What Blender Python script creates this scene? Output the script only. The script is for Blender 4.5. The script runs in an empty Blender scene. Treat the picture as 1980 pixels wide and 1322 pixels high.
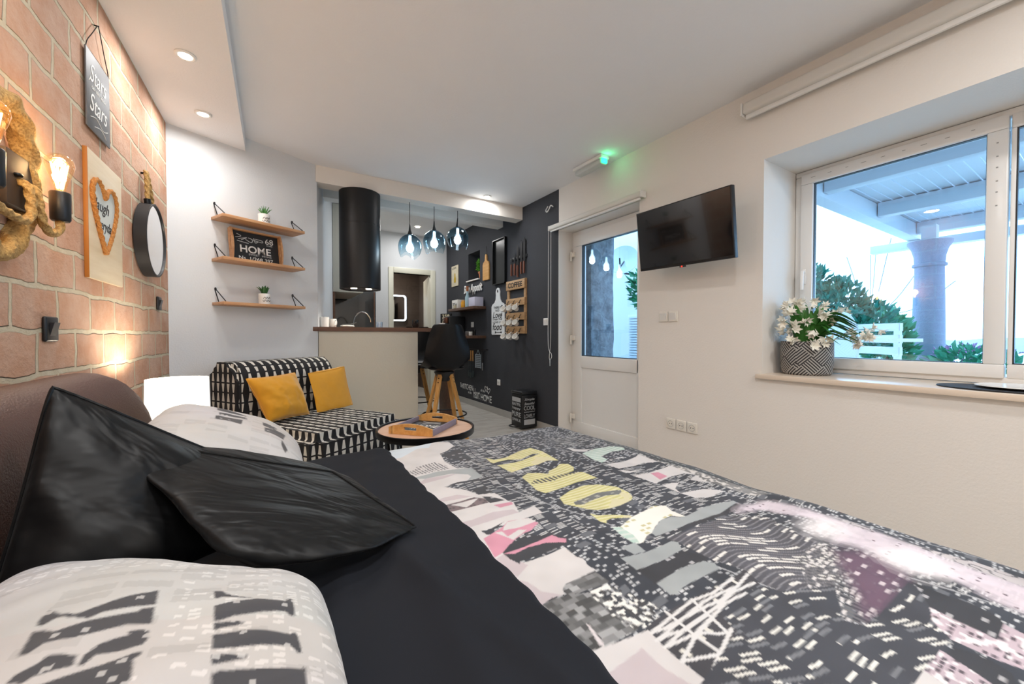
import bpy, bmesh, math, random
import numpy as np
from mathutils import Vector, Matrix, noise as mnoise
random.seed(7)
SC = bpy.context.scene
COL = SC.collection
R = math.radians

# ---------------------------------------------------------------- camera
cd = bpy.data.cameras.new('camera'); cam = bpy.data.objects.new('camera', cd); COL.objects.link(cam)
cam.location = (0, 0, 1.08); cam.rotation_euler = (R(89.0), 0, R(-31.8))
cd.sensor_width = 36.0; cd.lens = 755 / 1980 * 36.0; cd.clip_start = 0.02
SC.camera = cam
SC.view_settings.view_transform = 'Standard'; SC.view_settings.look = 'None'
SC.view_settings.gamma = 1; SC.view_settings.use_curve_mapping = False
SC.view_settings.exposure = 0.12
SC.cycles.max_bounces = 10; SC.cycles.transparent_max_bounces = 16

# ---------------------------------------------------------------- sky
W = bpy.data.worlds.new('sky'); SC.world = W; W.use_nodes = True
wb = W.node_tree.nodes['Background']
wb.inputs[0].default_value = (0.36, 0.65, 1.0, 1); wb.inputs[1].default_value = 5.5

# ---------------------------------------------------------------- room lamps: recessed ceiling spots, plus unseen fill lamps added for brightness
def lamp(name, kind, loc, energy, col=(1, 1, 1), size=.1, rot=None, spot=None):
    l = bpy.data.lights.new(name, kind); l.energy = energy; l.color = col
    if kind == 'AREA': l.shape = 'DISK'; l.size = size
    else: l.shadow_soft_size = size
    if spot: l.spot_size = R(spot); l.spot_blend = .6
    o = bpy.data.objects.new(name, l); COL.objects.link(o); o.location = loc
    if rot: o.rotation_euler = rot
    return o
WARM = (1.0, .86, .70); NEUT = (1.0, .98, .96)
CEIL_SPOTS = [(-.36, 2.64, 2.535), (-.36, 3.27, 2.535), (2.09, 3.90, 2.64), (1.62, 5.05, 2.745), (1.95, 5.9, 2.745)]
for x, y, z in [(-.36, 2.64, 2.53), (-.36, 3.27, 2.53), (-.36, 1.3, 2.53), (-.36, .0, 2.53)]:  # the near pair is unseen, added to carry on the soffit row
    lamp('spot_or_fill_lamp', 'AREA', (x, y, z - .02), 5, NEUT, .12)
for x, y, z, e in [(2.09, 3.90, 2.62, 4), (1.62, 5.05, 2.72, 9), (1.95, 5.9, 2.72, 7), (.7, .3, 2.6, 15), (1.9, -.5, 2.6, 17), (.7, -1.1, 2.6, 15), (1.5, 1.9, 2.62, 0)]:  # those over and behind the camera are added fill, without fittings
    if e: lamp('spot_or_fill_lamp', 'AREA', (x, y, z), e, NEUT, .18)

# ---------------------------------------------------------------- node helpers
def lin(c):
    if isinstance(c, str):
        c = c.lstrip('#'); c = [int(c[i:i + 2], 16) / 255 for i in (0, 2, 4)]
        c = [v / 12.92 if v <= .04045 else ((v + .055) / 1.055) ** 2.4 for v in c]
    return (*c[:3], 1)
class S:
    def __init__(s, nt, k): s.nt = nt; s.k = k
    def m(s, op, *o):
        n = s.nt.nodes.new('ShaderNodeMath'); n.operation = op
        for i, v in enumerate((s,) + o):
            if isinstance(v, S): s.nt.links.new(v.k, n.inputs[i])
            else: n.inputs[i].default_value = v
        return S(s.nt, n.outputs[0])
    def __add__(s, o): return s.m('ADD', o)
    def __sub__(s, o): return s.m('SUBTRACT', o)
    def __mul__(s, o): return s.m('MULTIPLY', o)
    def __truediv__(s, o): return s.m('DIVIDE', o)
    def lt(s, o): return s.m('LESS_THAN', o)
    def gt(s, o): return s.m('GREATER_THAN', o)
    def fl(s): return s.m('FLOOR')
    def fr(s): return s.m('FRACT')
    def ab(s): return s.m('ABSOLUTE')
    def mod2(s): return s.m('FLOORED_MODULO', 2.0)
def new(name):
    m = bpy.data.materials.new(name); m.use_nodes = True
    return m, m.node_tree, m.node_tree.nodes['Principled BSDF']
def nd(nt, t, ins=None, **p):
    n = nt.nodes.new(t)
    for k, v in p.items(): setattr(n, k, v)
    for k, v in (ins or {}).items():
        if isinstance(v, S): nt.links.new(v.k, n.inputs[k])
        elif isinstance(v, bpy.types.NodeSocket): nt.links.new(v, n.inputs[k])
        else: n.inputs[k].default_value = v
    return n
def coords(nt, kind='Object', scale=(1, 1, 1), rot=(0, 0, 0), loc=(0, 0, 0)):
    t = nt.nodes.new('ShaderNodeTexCoord')
    return nd(nt, 'ShaderNodeMapping', {'Vector': t.outputs[kind], 'Scale': scale, 'Rotation': rot, 'Location': loc}).outputs[0]
def xyz(nt, kind='Object'):
    t = nt.nodes.new('ShaderNodeTexCoord'); s = nd(nt, 'ShaderNodeSeparateXYZ', {0: t.outputs[kind]})
    return [S(nt, s.outputs[i]) for i in range(3)]
def mix(nt, f, a, b):
    n = nt.nodes.new('ShaderNodeMix'); n.data_type = 'RGBA'
    for i, v in ((0, f), (6, a), (7, b)):
        if isinstance(v, S): nt.links.new(v.k, n.inputs[i])
        elif isinstance(v, bpy.types.NodeSocket): nt.links.new(v, n.inputs[i])
        else: n.inputs[i].default_value = v
    return n.outputs[2]
def ramp(nt, f, stops):
    n = nd(nt, 'ShaderNodeValToRGB', {0: f}); e = n.color_ramp.elements
    while len(e) < len(stops): e.new(.5)
    for i, (p, c) in enumerate(stops): e[i].position = p; e[i].color = lin(c)
    return n.outputs[0]
def bump(nt, b, h, d=.01, s=1.0):
    n = nd(nt, 'ShaderNodeBump', {'Height': h, 'Distance': d, 'Strength': s}); nt.links.new(n.outputs[0], b.inputs['Normal'])
def noise(nt, v, scale, detail=4, rough=.55):
    return nd(nt, 'ShaderNodeTexNoise', {'Vector': v, 'Scale': scale, 'Detail': detail, 'Roughness': rough}).outputs[0]
MATS = {}
def mat(name, c, rough=.5, metal=0, var=.0, vs=8, bm=0, bs=60, emit=0, spec=None, sheen=0, coat=0):
    if name in MATS: return MATS[name]
    m, nt, b = new(name); c = lin(c)
    b.inputs['Base Color'].default_value = c; b.inputs['Roughness'].default_value = rough; b.inputs['Metallic'].default_value = metal
    v = coords(nt)
    if var:
        f = noise(nt, v, vs)
        nt.links.new(mix(nt, f, tuple(x * (1 - var) for x in c[:3]) + (1,), tuple(min(1, x * (1 + var)) for x in c[:3]) + (1,)), b.inputs['Base Color'])
    if bm: bump(nt, b, noise(nt, v, bs, 3), bm)
    if emit: b.inputs['Emission Color'].default_value = c; b.inputs['Emission Strength'].default_value = emit
    if spec is not None: b.inputs['Specular IOR Level'].default_value = spec
    if sheen: b.inputs['Sheen Weight'].default_value = sheen
    if coat: b.inputs['Coat Weight'].default_value = coat
    MATS[name] = m; return m
def wood(name, c1, c2, rough=.45, ax=0, sc=6):
    m, nt, b = new(name); s = [sc * 6] * 3; s[ax] = sc * .6
    v = coords(nt, scale=s); f = noise(nt, v, 1.0, 6, .6)
    nt.links.new(ramp(nt, f, [(.3, c1), (.7, c2)]), b.inputs['Base Color']); b.inputs['Roughness'].default_value = rough
    bump(nt, b, f, .001); return m
def fresnel(nt, ior):
    # same reflectance entering and leaving the pane (thin glass)
    bf = S(nt, nt.nodes.new('ShaderNodeNewGeometry').outputs['Backfacing'])
    return nd(nt, 'ShaderNodeFresnel', {'IOR': bf * (1 / ior - ior) + ior})
def glass(name, tint=(1, 1, 1), fac=.06, rough=.0, tr=1.0):
    m = bpy.data.materials.new(name); m.use_nodes = True; nt = m.node_tree; nt.nodes.clear()
    o = nt.nodes.new('ShaderNodeOutputMaterial')
    t = nd(nt, 'ShaderNodeBsdfTransparent', {0: (*tint, 1)}); g = nd(nt, 'ShaderNodeBsdfGlossy', {'Roughness': rough, 'Color': (1, 1, 1, 1)})
    fr = fresnel(nt, 1.45); mx = nd(nt, 'ShaderNodeMixShader', {0: S(nt, fr.outputs[0]) * tr + fac})
    nt.links.new(t.outputs[0], mx.inputs[1]); nt.links.new(g.outputs[0], mx.inputs[2]); nt.links.new(mx.outputs[0], o.inputs[0])
    return m

# ---------------------------------------------------------------- geometry helpers
def B(): return bmesh.new()
def link(name, me, parent=None, loc=None, rotz=0, M=None):
    o = bpy.data.objects.new(name, me); COL.objects.link(o)
    if parent: o.parent = parent
    if M is not None: o.matrix_local = M
    else:
        if loc: o.location = loc
        if rotz: o.rotation_euler[2] = rotz
    return o
def obj(name, bm, m, parent=None, smooth=True, ang=35, loc=None, rotz=0, recalc=True):
    if recalc: bmesh.ops.recalc_face_normals(bm, faces=bm.faces[:])
    me = bpy.data.meshes.new(name); bm.to_mesh(me); bm.free()
    for x in (m if isinstance(m, (list, tuple)) else [m]): me.materials.append(x)
    if smooth and len(me.polygons):
        me.polygons.foreach_set('use_smooth', [True] * len(me.polygons)); me.set_sharp_from_angle(angle=R(ang))
    return link(name, me, parent, loc, rotz)
def tag(o, label, cat, group=None, kind=None):
    o['label'] = label; o['category'] = cat
    if group: o['group'] = group
    if kind: o['kind'] = kind
    return o
def thing(name, label, cat, loc=(0, 0, 0), rotz=0, group=None):
    o = bpy.data.objects.new(name, None); COL.objects.link(o); o.location = loc; o.rotation_euler = (0, 0, rotz)
    o.empty_display_size = .05
    return tag(o, label, cat, group)
def struct(o): o['kind'] = 'structure'; return o
def sroot(name, loc=(0, 0, 0), rotz=0):
    o = bpy.data.objects.new(name, None); COL.objects.link(o); o.location = loc; o.rotation_euler = (0, 0, rotz); return struct(o)
def dup(root, loc=None, rotz=None, label=None, group=None):
    r = root.copy(); COL.objects.link(r)
    if loc: r.location = loc
    if rotz is not None: r.rotation_euler = (0, 0, rotz)
    if label: r['label'] = label
    if group: r['group'] = group
    for ch in list(root.children):
        c = ch.copy(); COL.objects.link(c); c.parent = r
        for g in ch.children:
            d = g.copy(); COL.objects.link(d); d.parent = c
    return r
def bx(bm, x0, x1, y0, y1, z0, z1, bev=0, seg=2, mi=0, M=None):
    vs = [bm.verts.new(p) for p in [(x0, y0, z0), (x1, y0, z0), (x1, y1, z0), (x0, y1, z0), (x0, y0, z1), (x1, y0, z1), (x1, y1, z1), (x0, y1, z1)]]
    if M is not None:
        for v in vs: v.co = M @ v.co
    fs = [bm.faces.new([vs[i] for i in f]) for f in [(0, 3, 2, 1), (4, 5, 6, 7), (0, 1, 5, 4), (1, 2, 6, 5), (2, 3, 7, 6), (3, 0, 4, 7)]]
    for f in fs: f.material_index = mi
    if bev:
        es = list({e for f in fs for e in f.edges})
        bmesh.ops.bevel(bm, geom=es, offset=bev, segments=seg, profile=.5, affect='EDGES')
    return bm
def box(name, x0, x1, y0, y1, z0, z1, m, parent=None, bev=0, seg=2):
    return obj(name, bx(B(), x0, x1, y0, y1, z0, z1, bev, seg), m, parent)
def frame_of(d):
    d = d.normalized(); a = Vector((0, 0, 1)) if abs(d.z) < .9 else Vector((1, 0, 0))
    x = a.cross(d).normalized(); return x, d.cross(x)
def tube(bm, pts, r, seg=10, closed=False, mi=0, twist=None):
    pts = [Vector(p) for p in pts]; n = len(pts); rings = []
    x = None
    for i, p in enumerate(pts):
        a = pts[(i - 1) % n] if (closed or i > 0) else p
        b = pts[(i + 1) % n] if (closed or i < n - 1) else p
        d = (b - a).normalized()
        if x is None: x, y = frame_of(d)
        else:
            x = (x - d * x.dot(d)).normalized(); y = d.cross(x)
        rr = r[i] if isinstance(r, (list, tuple)) else r
        ring = []
        for k in range(seg):
            t = 2 * math.pi * k / seg
            q = rr * (1 if twist is None else 1 + .18 * math.sin(3 * t + i * twist))
            ring.append(bm.verts.new(p + x * q * math.cos(t) + y * q * math.sin(t)))
        rings.append(ring)
    m = n if closed else n - 1
    for i in range(m):
        A, C = rings[i], rings[(i + 1) % n]
        for k in range(seg): bm.faces.new([A[k], A[(k + 1) % seg], C[(k + 1) % seg], C[k]]).material_index = mi
    if not closed:
        bm.faces.new(rings[0][::-1]).material_index = mi; bm.faces.new(rings[-1]).material_index = mi
    return bm
def cyl(bm, p0, p1, r0, r1=None, seg=24, mi=0):
    return tube(bm, [p0, p1], [r0, r0 if r1 is None else r1], seg, mi=mi)
def curve(pts, n=8, closed=False):
    P = [Vector(p) for p in pts]; out = []; L = len(P)
    for i in range(L if closed else L - 1):
        g = (lambda k: P[k % L]) if closed else (lambda k: P[max(0, min(L - 1, k))])
        a, b, c, d = g(i - 1), g(i), g(i + 1), g(i + 2)
        for k in range(n):
            t = k / n
            out.append(.5 * ((2 * b) + (c - a) * t + (2 * a - 5 * b + 4 * c - d) * t * t + (3 * b - a - 3 * c + d) * t ** 3))
    if not closed: out.append(P[-1])
    return out
def lathe(bm, prof, c=(0, 0, 0), seg=40, sx=1, sy=1, mi=0, caps=True, wob=None):
    rings = []
    for j, (r, z) in enumerate(prof):
        ring = []
        for k in range(seg):
            t = 2 * math.pi * k / seg; zz = z + (wob(t, j) if wob else 0)
            ring.append(bm.verts.new((c[0] + r * sx * math.cos(t), c[1] + r * sy * math.sin(t), c[2] + zz)))
        rings.append(ring)
    for a, b in zip(rings, rings[1:]):
        for k in range(seg): bm.faces.new([a[k], a[(k + 1) % seg], b[(k + 1) % seg], b[k]]).material_index = mi
    if caps:
        if prof[0][0] > 1e-5: bm.faces.new(rings[0][::-1]).material_index = mi
        if prof[-1][0] > 1e-5: bm.faces.new(rings[-1]).material_index = mi
    return bm
def prism(bm, poly, d0, d1, ax='y', mi=0, M=None):
    # poly in (a, b): ax 'y' -> (x, z) extruded along y; 'z' -> (x, y) extruded along z; 'x' -> (y, z) along x
    f = {'y': lambda a, b, d: (a, d, b), 'z': lambda a, b, d: (a, b, d), 'x': lambda a, b, d: (d, a, b)}[ax]
    A = [bm.verts.new(f(a, b, d0)) for a, b in poly]; C = [bm.verts.new(f(a, b, d1)) for a, b in poly]
    if M is not None:
        for v in A + C: v.co = M @ v.co
    n = len(poly)
    bm.faces.new(A).material_index = mi; bm.faces.new(C[::-1]).material_index = mi
    for i in range(n): bm.faces.new([A[i], C[i], C[(i + 1) % n], A[(i + 1) % n]]).material_index = mi
    return bm
def rrect(x0, x1, y0, y1, r, n=5):
    out = []
    for cx, cy, a in ((x1 - r, y0 + r, -90), (x1 - r, y1 - r, 0), (x0 + r, y1 - r, 90), (x0 + r, y0 + r, 180)):
        for k in range(n + 1):
            t = R(a + 90 * k / n); out.append((cx + r * math.cos(t), cy + r * math.sin(t)))
    return out
def text(s, m, parent, x, y, z, w=None, h=None, face='front', ext=.0008, bold=0.0, shear=0, align='CENTER', name='lettering', rot=0):
    # lettering in the parent's frame, read from -y (front), from above (top) or from -x (left); x, y, z is its centre
    c = bpy.data.curves.new(name, 'FONT'); c.body = s; c.extrude = 0; c.offset = bold; c.shear = shear; c.align_x = 'CENTER'; c.resolution_u = 4
    o = bpy.data.objects.new(name, c); me = bpy.data.meshes.new_from_object(o); bpy.data.objects.remove(o); bpy.data.curves.remove(c)
    co = np.empty(len(me.vertices) * 3, 'f'); me.vertices.foreach_get('co', co); co = co.reshape(-1, 3)
    lo, hi = co.min(0), co.max(0); ctr = (lo + hi) / 2; sz = hi - lo
    sx = w / sz[0] if w else None; sy = h / sz[1] if h else None
    sx = sx or sy; sy = sy or sx
    bm = B(); bm.from_mesh(me); bpy.data.meshes.remove(me)
    g = bmesh.ops.extrude_face_region(bm, geom=bm.faces[:]); 
    for v in g['geom']:
        if isinstance(v, bmesh.types.BMVert): v.co.z = ext
    for v in bm.verts:
        v.co.x = (v.co.x - ctr[0]) * sx; v.co.y = (v.co.y - ctr[1]) * sy
    rm = Matrix.Rotation(rot, 4, 'Z')
    F = {'front': Matrix.Rotation(R(90), 4, 'X'), 'top': Matrix.Identity(4), 'left': Matrix.Rotation(R(-90), 4, 'Z') @ Matrix.Rotation(R(90), 4, 'X')}[face]
    bm.transform(Matrix.Translation((x, y, z)) @ F @ rm)
    return obj(name, bm, m, parent, smooth=False)
def strokes(lines, m, parent, y, r=.003, name='lettering', ax='y', rot=None):
    bm = B()
    for l in lines: tube(bm, curve([(a, y, b) if ax == 'y' else (a, b, y) for a, b in l], 5), r, 6)
    return obj(name, bm, m, parent)
def boxuv(o):
    me = o.data; uv = me.uv_layers.new(name='UVMap')
    for p in me.polygons:
        n = p.normal; a = max(range(3), key=lambda i: abs(n[i]))
        for li in p.loop_indices:
            c = me.vertices[me.loops[li].vertex_index].co
            uv.data[li].uv = ((c.y, c.z) if a == 0 else (c.x, c.z) if a == 1 else (c.x, c.y))
    return o
def nz(p, s): return mnoise.noise(Vector(p) * s)
def cushion(name, cs, th, m, parent=None, n=40, wr=.006, ws=9, pinch=.05, bel=.55, seed=0, seam=None, cr=.03):
    c00, c10, c11, c01 = [Vector(c) for c in cs]
    N = ((c10 - c00).cross(c01 - c00) + (c11 - c10).cross(c11 - c01) * 1).normalized()
    bm = B(); G = {}
    def P(i, j, sg):
        s, t = 2 * i / n - 1, 2 * j / n - 1
        s2 = s * (1 - pinch * (1 - t * t)); t2 = t * (1 - pinch * (1 - s * s))
        k = 1 - cr * (abs(s) * abs(t)) ** 5; u, v = (s2 * k + 1) / 2, (t2 * k + 1) / 2
        p = c00 * (1 - u) * (1 - v) + c10 * u * (1 - v) + c11 * u * v + c01 * (1 - u) * v
        f = max(0, (1 - abs(s) ** 2.6) * (1 - abs(t) ** 2.6)); hgt = th / 2 * f ** bel
        q = p + Vector((seed, 0, 0))
        w = wr * (nz(q, ws) + .7 * mnoise.noise(Vector((q.x * ws * 1.2 + q.y * 3, q.y * ws * 3.2 - q.x * 9, q.z * 8))) + .35 * nz(q, ws * 3.1)) * min(1, f * 4)
        return p + N * sg * (hgt + w)
    for sg in (1, -1):
        for i in range(n + 1):
            for j in range(n + 1):
                edge = i in (0, n) or j in (0, n)
                if edge and sg < 0: G[i, j, -1] = G[i, j, 1]; continue
                G[i, j, sg] = bm.verts.new(P(i, j, sg))
        for i in range(n):
            for j in range(n):
                f = [G[i, j, sg], G[i + 1, j, sg], G[i + 1, j + 1, sg], G[i, j + 1, sg]]
                bm.faces.new(f if sg > 0 else f[::-1])
    rim = [G[i, 0, 1].co.copy() for i in range(n)] + [G[n, j, 1].co.copy() for j in range(n)] + [G[i, n, 1].co.copy() for i in range(n, 0, -1)] + [G[0, j, 1].co.copy() for j in range(n, 0, -1)]
    o = obj(name, bm, m, parent, ang=80)
    if seam:
        obj('seam', tube(B(), rim, seam, 6, closed=True), m, o)
    return o
# ---------------------------------------------------------------- materials
def plaster(name, c):
    m, nt, b = new(name); v = coords(nt); f = noise(nt, v, 3.0, 5)
    c = lin(c); nt.links.new(mix(nt, f, tuple(x * .96 for x in c[:3]) + (1,), c), b.inputs['Base Color'])
    b.inputs['Roughness'].default_value = .8; bump(nt, b, noise(nt, v, 90, 3), .0012); return m
M_WHITE = plaster('wall_paint_white', '#ece8e2'); M_CEIL = plaster('ceiling_paint', '#f3f4f6'); M_GREYW = plaster('wall_paint_pale_grey', '#dadde0')
M_BLACKW = plaster('wall_paint_black', '#34363c'); M_CREAM = plaster('bar_cream_paint', '#d3cdbd')
M_PVC = mat('white_plastic', '#eeeeec', .3); M_PVC2 = mat('ivory_plastic', '#e9e5dc', .35)
M_BLK = mat('black_plastic', '#17181b', .4); M_BLKM = mat('black_metal', '#1b1c1f', .35, .6); M_GLOSSBLK = mat('gloss_black', '#0b0c0e', .12, coat=.5)
M_CHROME = mat('chrome', '#c9ccd0', .18, 1.0); M_STEEL = mat('brushed_steel', '#aeb2b6', .3, 1.0)
M_OAK = wood('oak', '#a87850', '#c99b6f'); M_OAKY = wood('bamboo', '#c98f4b', '#e2b06c'); M_BEECH = wood('beech_leg', '#b5803f', '#cf9d5c', ax=2)
M_DARKW = wood('dark_wood', '#4a3529', '#6b4d3b'); M_WALNUT = wood('walnut_edge', '#5a3b2a', '#74503a'); M_PALLET = wood('pallet_wood', '#a37f57', '#c9a57c', ax=0, sc=8)
M_PINE = wood('pale_pine', '#d9c3a0', '#ecdcc0', ax=0, sc=3); M_TABLE = wood('table_wood', '#cfa488', '#e2bfa5', ax=0, sc=3)
M_ROPEY = None
M_TXTW = mat('white_print', '#e6e6e4', .6); M_TXTB = mat('black_print', '#1d1d20', .6); M_TXTG = mat('grey_print', '#b4b6b8', .6)
M_LEAF = mat('leaf_green', '#3f7d34', .45, var=.35, vs=30); M_LEAFD = mat('leaf_dark', '#2c5a2a', .45, var=.3, vs=20); M_BASIL = mat('herb_green', '#5aa02c', .5, var=.3, vs=40)
M_TERRA = mat('terracotta', '#c27a4c', .7); M_CERAM = mat('white_ceramic', '#efeeea', .2, coat=.3)
GL = glass('window_glass', (.97, .99, 1), .03); M_MIRROR = mat('mirror_glass', '#e8ebee', .02, 1.0)

def brickmat():
    m, nt, b = new('brick_blocks'); t = nt.nodes.new('ShaderNodeTexCoord')
    sep = nd(nt, 'ShaderNodeSeparateXYZ', {0: t.outputs['Object']})
    cmb = nd(nt, 'ShaderNodeCombineXYZ', {0: sep.outputs[0], 1: sep.outputs[2]})
    wob = nd(nt, 'ShaderNodeTexNoise', {'Vector': cmb.outputs[0], 'Scale': 7.0, 'Detail': 5.0}).outputs['Color']
    v2 = nd(nt, 'ShaderNodeVectorMath', {0: wob, 1: (.5, .5, .5)}, operation='SUBTRACT')
    v3 = nd(nt, 'ShaderNodeVectorMath', {0: v2.outputs[0]}, operation='SCALE'); v3.inputs['Scale'].default_value = .036
    v4 = nd(nt, 'ShaderNodeVectorMath', {0: cmb.outputs[0], 1: v3.outputs[0]}, operation='ADD')
    v5 = nd(nt, 'ShaderNodeVectorMath', {0: v4.outputs[0], 1: (.135, -.083, 0)}, operation='ADD')
    br = nd(nt, 'ShaderNodeTexBrick', {'Vector': v5.outputs[0], 'Scale': 1.0, 'Mortar Size': .0105, 'Mortar Smooth': .35, 'Bias': 0.0, 'Brick Width': .272, 'Row Height': .1445,
        'Color1': lin('#c89a7c'), 'Color2': lin('#b98a6e'), 'Mortar': lin('#c9b08a')}); br.offset = .5
    n1 = noise(nt, cmb.outputs[0], 4.5, 6, .65); n2 = noise(nt, cmb.outputs[0], 22, 5, .7)
    c = mix(nt, S(nt, ramp(nt, n1, [(.38, '#000000'), (.72, '#ffffff')])) * .7, br.outputs['Color'], lin('#d6bba8'))
    c = mix(nt, S(nt, ramp(nt, n2, [(.5, '#000000'), (.85, '#ffffff')])) * .35, c, lin('#a9704e'))
    c = mix(nt, br.outputs['Fac'], c, mix(nt, n2, lin('#b7a583'), lin('#ddd3bd')))
    nt.links.new(c, b.inputs['Base Color']); b.inputs['Roughness'].default_value = .9
    h = (S(nt, br.outputs['Fac']) * -1.0) + (S(nt, n2) * .5)
    crack = S(nt, noise(nt, cmb.outputs[0], 55, 3, .6))
    bump(nt, b, (h + crack * .2).k, .012, .9); return m
M_BRICK = brickmat()
def floormat():
    m, nt, b = new('floor_tiles'); v = coords(nt, scale=(1.25, 1.25, 1))
    br = nd(nt, 'ShaderNodeTexBrick', {'Vector': v, 'Scale': 1.0, 'Mortar Size': .003, 'Brick Width': 1.0, 'Row Height': .5, 'Color1': lin('#cfccc6'), 'Color2': lin('#c8c4bd'), 'Mortar': lin('#a9a59e')})
    f = noise(nt, coords(nt, scale=(1.5, 6, 1), rot=(0, 0, .6)), 2.2, 7, .62)
    nt.links.new(mix(nt, S(nt, ramp(nt, f, [(.4, '#000000'), (.72, '#ffffff')])) * .55, br.outputs['Color'], lin('#a29c94')), b.inputs['Base Color'])
    b.inputs['Roughness'].default_value = .25; return m
M_FLOOR = floormat()

# ---------------------------------------------------------------- room shell
XR, XO = 2.64, 3.34                # inner and outer face of the window wall
def grid_wall(name, x0, x1, y0, y1, z0, z1, holes, m):
    ys = sorted({y0, y1, *[h[0] for h in holes], *[h[1] for h in holes]}); zs = sorted({z0, z1, *[h[2] for h in holes], *[h[3] for h in holes]})
    bm = B()
    for a, b_ in zip(ys, ys[1:]):
        for c, d in zip(zs, zs[1:]):
            cy, cz = (a + b_) / 2, (c + d) / 2
            if any(h[0] < cy < h[1] and h[2] < cz < h[3] for h in holes): continue
            bx(bm, x0, x1, a, b_, c, d)
    bmesh.ops.remove_doubles(bm, verts=bm.verts[:], dist=1e-5)
    # drop the inner faces two blocks share
    seen = {}
    for f in bm.faces: seen.setdefault(frozenset(v.index for v in f.verts), []).append(f)
    bm.verts.index_update(); seen = {}
    for f in bm.faces: seen.setdefault(tuple(sorted(v.index for v in f.verts)), []).append(f)
    bmesh.ops.delete(bm, geom=[f for l in seen.values() if len(l) > 1 for f in l], context='FACES')
    return struct(obj(name, bm, m, None, smooth=False))
struct(box('floor', -.75, 3.34, -1.7, 9.0, -.1, 0, M_FLOOR))
struct(box('ceiling', -.17, 2.64, -1.7, 4.18, 2.64, 2.8, M_CEIL))
sof = B(); prism(sof, [(-.8, -1.7), (-.205, -1.7), (-.15, 3.82), (-.8, 4.0)], 2.535, 2.8, 'z'); struct(obj('ceiling', sof, M_CEIL, smooth=False))
struct(box('ceiling', .2, 2.64, 4.18, 6.6, 2.75, 2.9, M_CEIL))
LW0 = Vector((-.62, 2.4, 0)); LWA = R(90) - math.atan(.0227)
wl = obj('wall_left', bx(B(), -4.2, 1.3, 0, .15, 0, 2.8), M_BRICK, None, False); wl.location = LW0; wl.rotation_euler[2] = LWA; struct(wl)
OW0 = Vector((-.594, 3.545, 0)); OWA = math.atan2(.43833, .89881)
ow = obj('wall_far', bx(B(), -.02, 1.083, 0, .12, 0, 2.8), M_GREYW, None, False); ow.location = OW0; ow.rotation_euler[2] = OWA; struct(ow)
grid_wall('wall_right', XR, XO, -1.7, 3.306, 0, 2.8, [(-.5, 1.262, .806, 2.18), (2.232, 3.306, 0, 2.2)], M_WHITE)
struct(box('trim_1', XR + .001, XR + .22, 3.306, 3.312, 0, 2.2, M_WHITE))
grid_wall('wall_right', XR, XO, 3.312, 6.6, 0, 2.95, [(5.155, 5.55, 1.918, 2.335)], M_BLACKW)
struct(box('trim_2', XR + .3, XR + .34, 5.155, 5.55, 1.918, 2.335, M_BLACKW))
struct(box('trim_3', XR - .025, XR + .29, 5.16, 5.585, 1.905, 1.922, M_WHITE))
struct(box('wall_back', -.8, 2.64, -1.85, -1.7, 0, 2.8, M_WHITE))
# ceiling beams
struct(box('ceiling_beam', .37, 2.638, 4.01, 4.17, 2.487, 2.75, M_WHITE))
struct(box('ceiling_beam', .45, 2.638, 4.48, 4.62, 2.51, 2.75, M_WHITE))
# kitchen walls
kw = B(); prism(kw, [(.372, 4.018), (.66, 5.25), (.66, 6.6), (.2, 6.6), (.2, 4.1)], 0, 2.9, 'z'); struct(obj('wall_inner', kw, M_GREYW, smooth=False))
bw = B(); bx(bw, .66, 1.71, 6.43, 6.53, 0, 2.9); bx(bw, 2.345, 2.64, 6.43, 6.53, 0, 2.9); bx(bw, 1.71, 2.345, 6.43, 6.53, 2.10, 2.9); struct(obj('wall_north', bw, M_GREYW, smooth=False))
struct(box('baseboard_right', 2.628, 2.639, 3.32, 6.42, 0, .085, mat('skirting_stone', '#b3b1ac', .5, var=.1)))
struct(box('baseboard_back', 2.43, 2.625, 6.415, 6.428, 0, .085, mat('skirting_stone', '#b3b1ac')))
# door casing to the bathroom
dc = B()
for a, b_, c, d in ((1.635, 1.715, 0, 2.19), (2.34, 2.43, 0, 2.19), (1.715, 2.34, 2.10, 2.19)): bx(dc, a, b_, 6.41, 6.54, c, d, .008)
struct(obj('trim_4', dc, mat('door_casing_cream', '#d9d8c8', .4)))
# bathroom beyond
def tilem():
    m, nt, b = new('bathroom_tile'); v = coords(nt, rot=(R(90), 0, 0))
    br = nd(nt, 'ShaderNodeTexBrick', {'Vector': v, 'Scale': 1.0, 'Mortar Size': .004, 'Brick Width': .6, 'Row Height': .3, 'Color1': lin('#4b423c'), 'Color2': lin('#554a43'), 'Mortar': lin('#3a342f')})
    nt.links.new(mix(nt, noise(nt, v, 9, 6), br.outputs[0], lin('#6d6056')), b.inputs['Base Color']); b.inputs['Roughness'].default_value = .3; return m
M_TILE = tilem()
bt = B(); bx(bt, 1.2, 3.3, 8.0, 8.1, 0, 2.6); bx(bt, 1.1, 1.2, 6.53, 8.1, 0, 2.6); bx(bt, 2.66, 2.76, 6.6, 8.0, 0, 2.6); bx(bt, 1.1, 2.76, 6.53, 8.1, 2.5, 2.6)
struct(obj('wall_rear', bt, M_TILE, smooth=False))
d3 = sroot('door_3', (2.335, 6.54, 0), R(78)); obj('door_leaf', bx(B(), 0, .6, -.04, 0, .01, 2.08, .004), mat('door_casing_cream', ''), d3); cyl_ = B(); tube(cyl_, [(.54, 0, 1.0), (.54, .05, 1.0), (.44, .05, 1.0)], .008, 8); obj('door_handle', cyl_, M_STEEL, d3)
lamp('bathroom_lamp', 'AREA', (1.9, 7.3, 2.45), 9, (1, .9, .8), .2)
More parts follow.
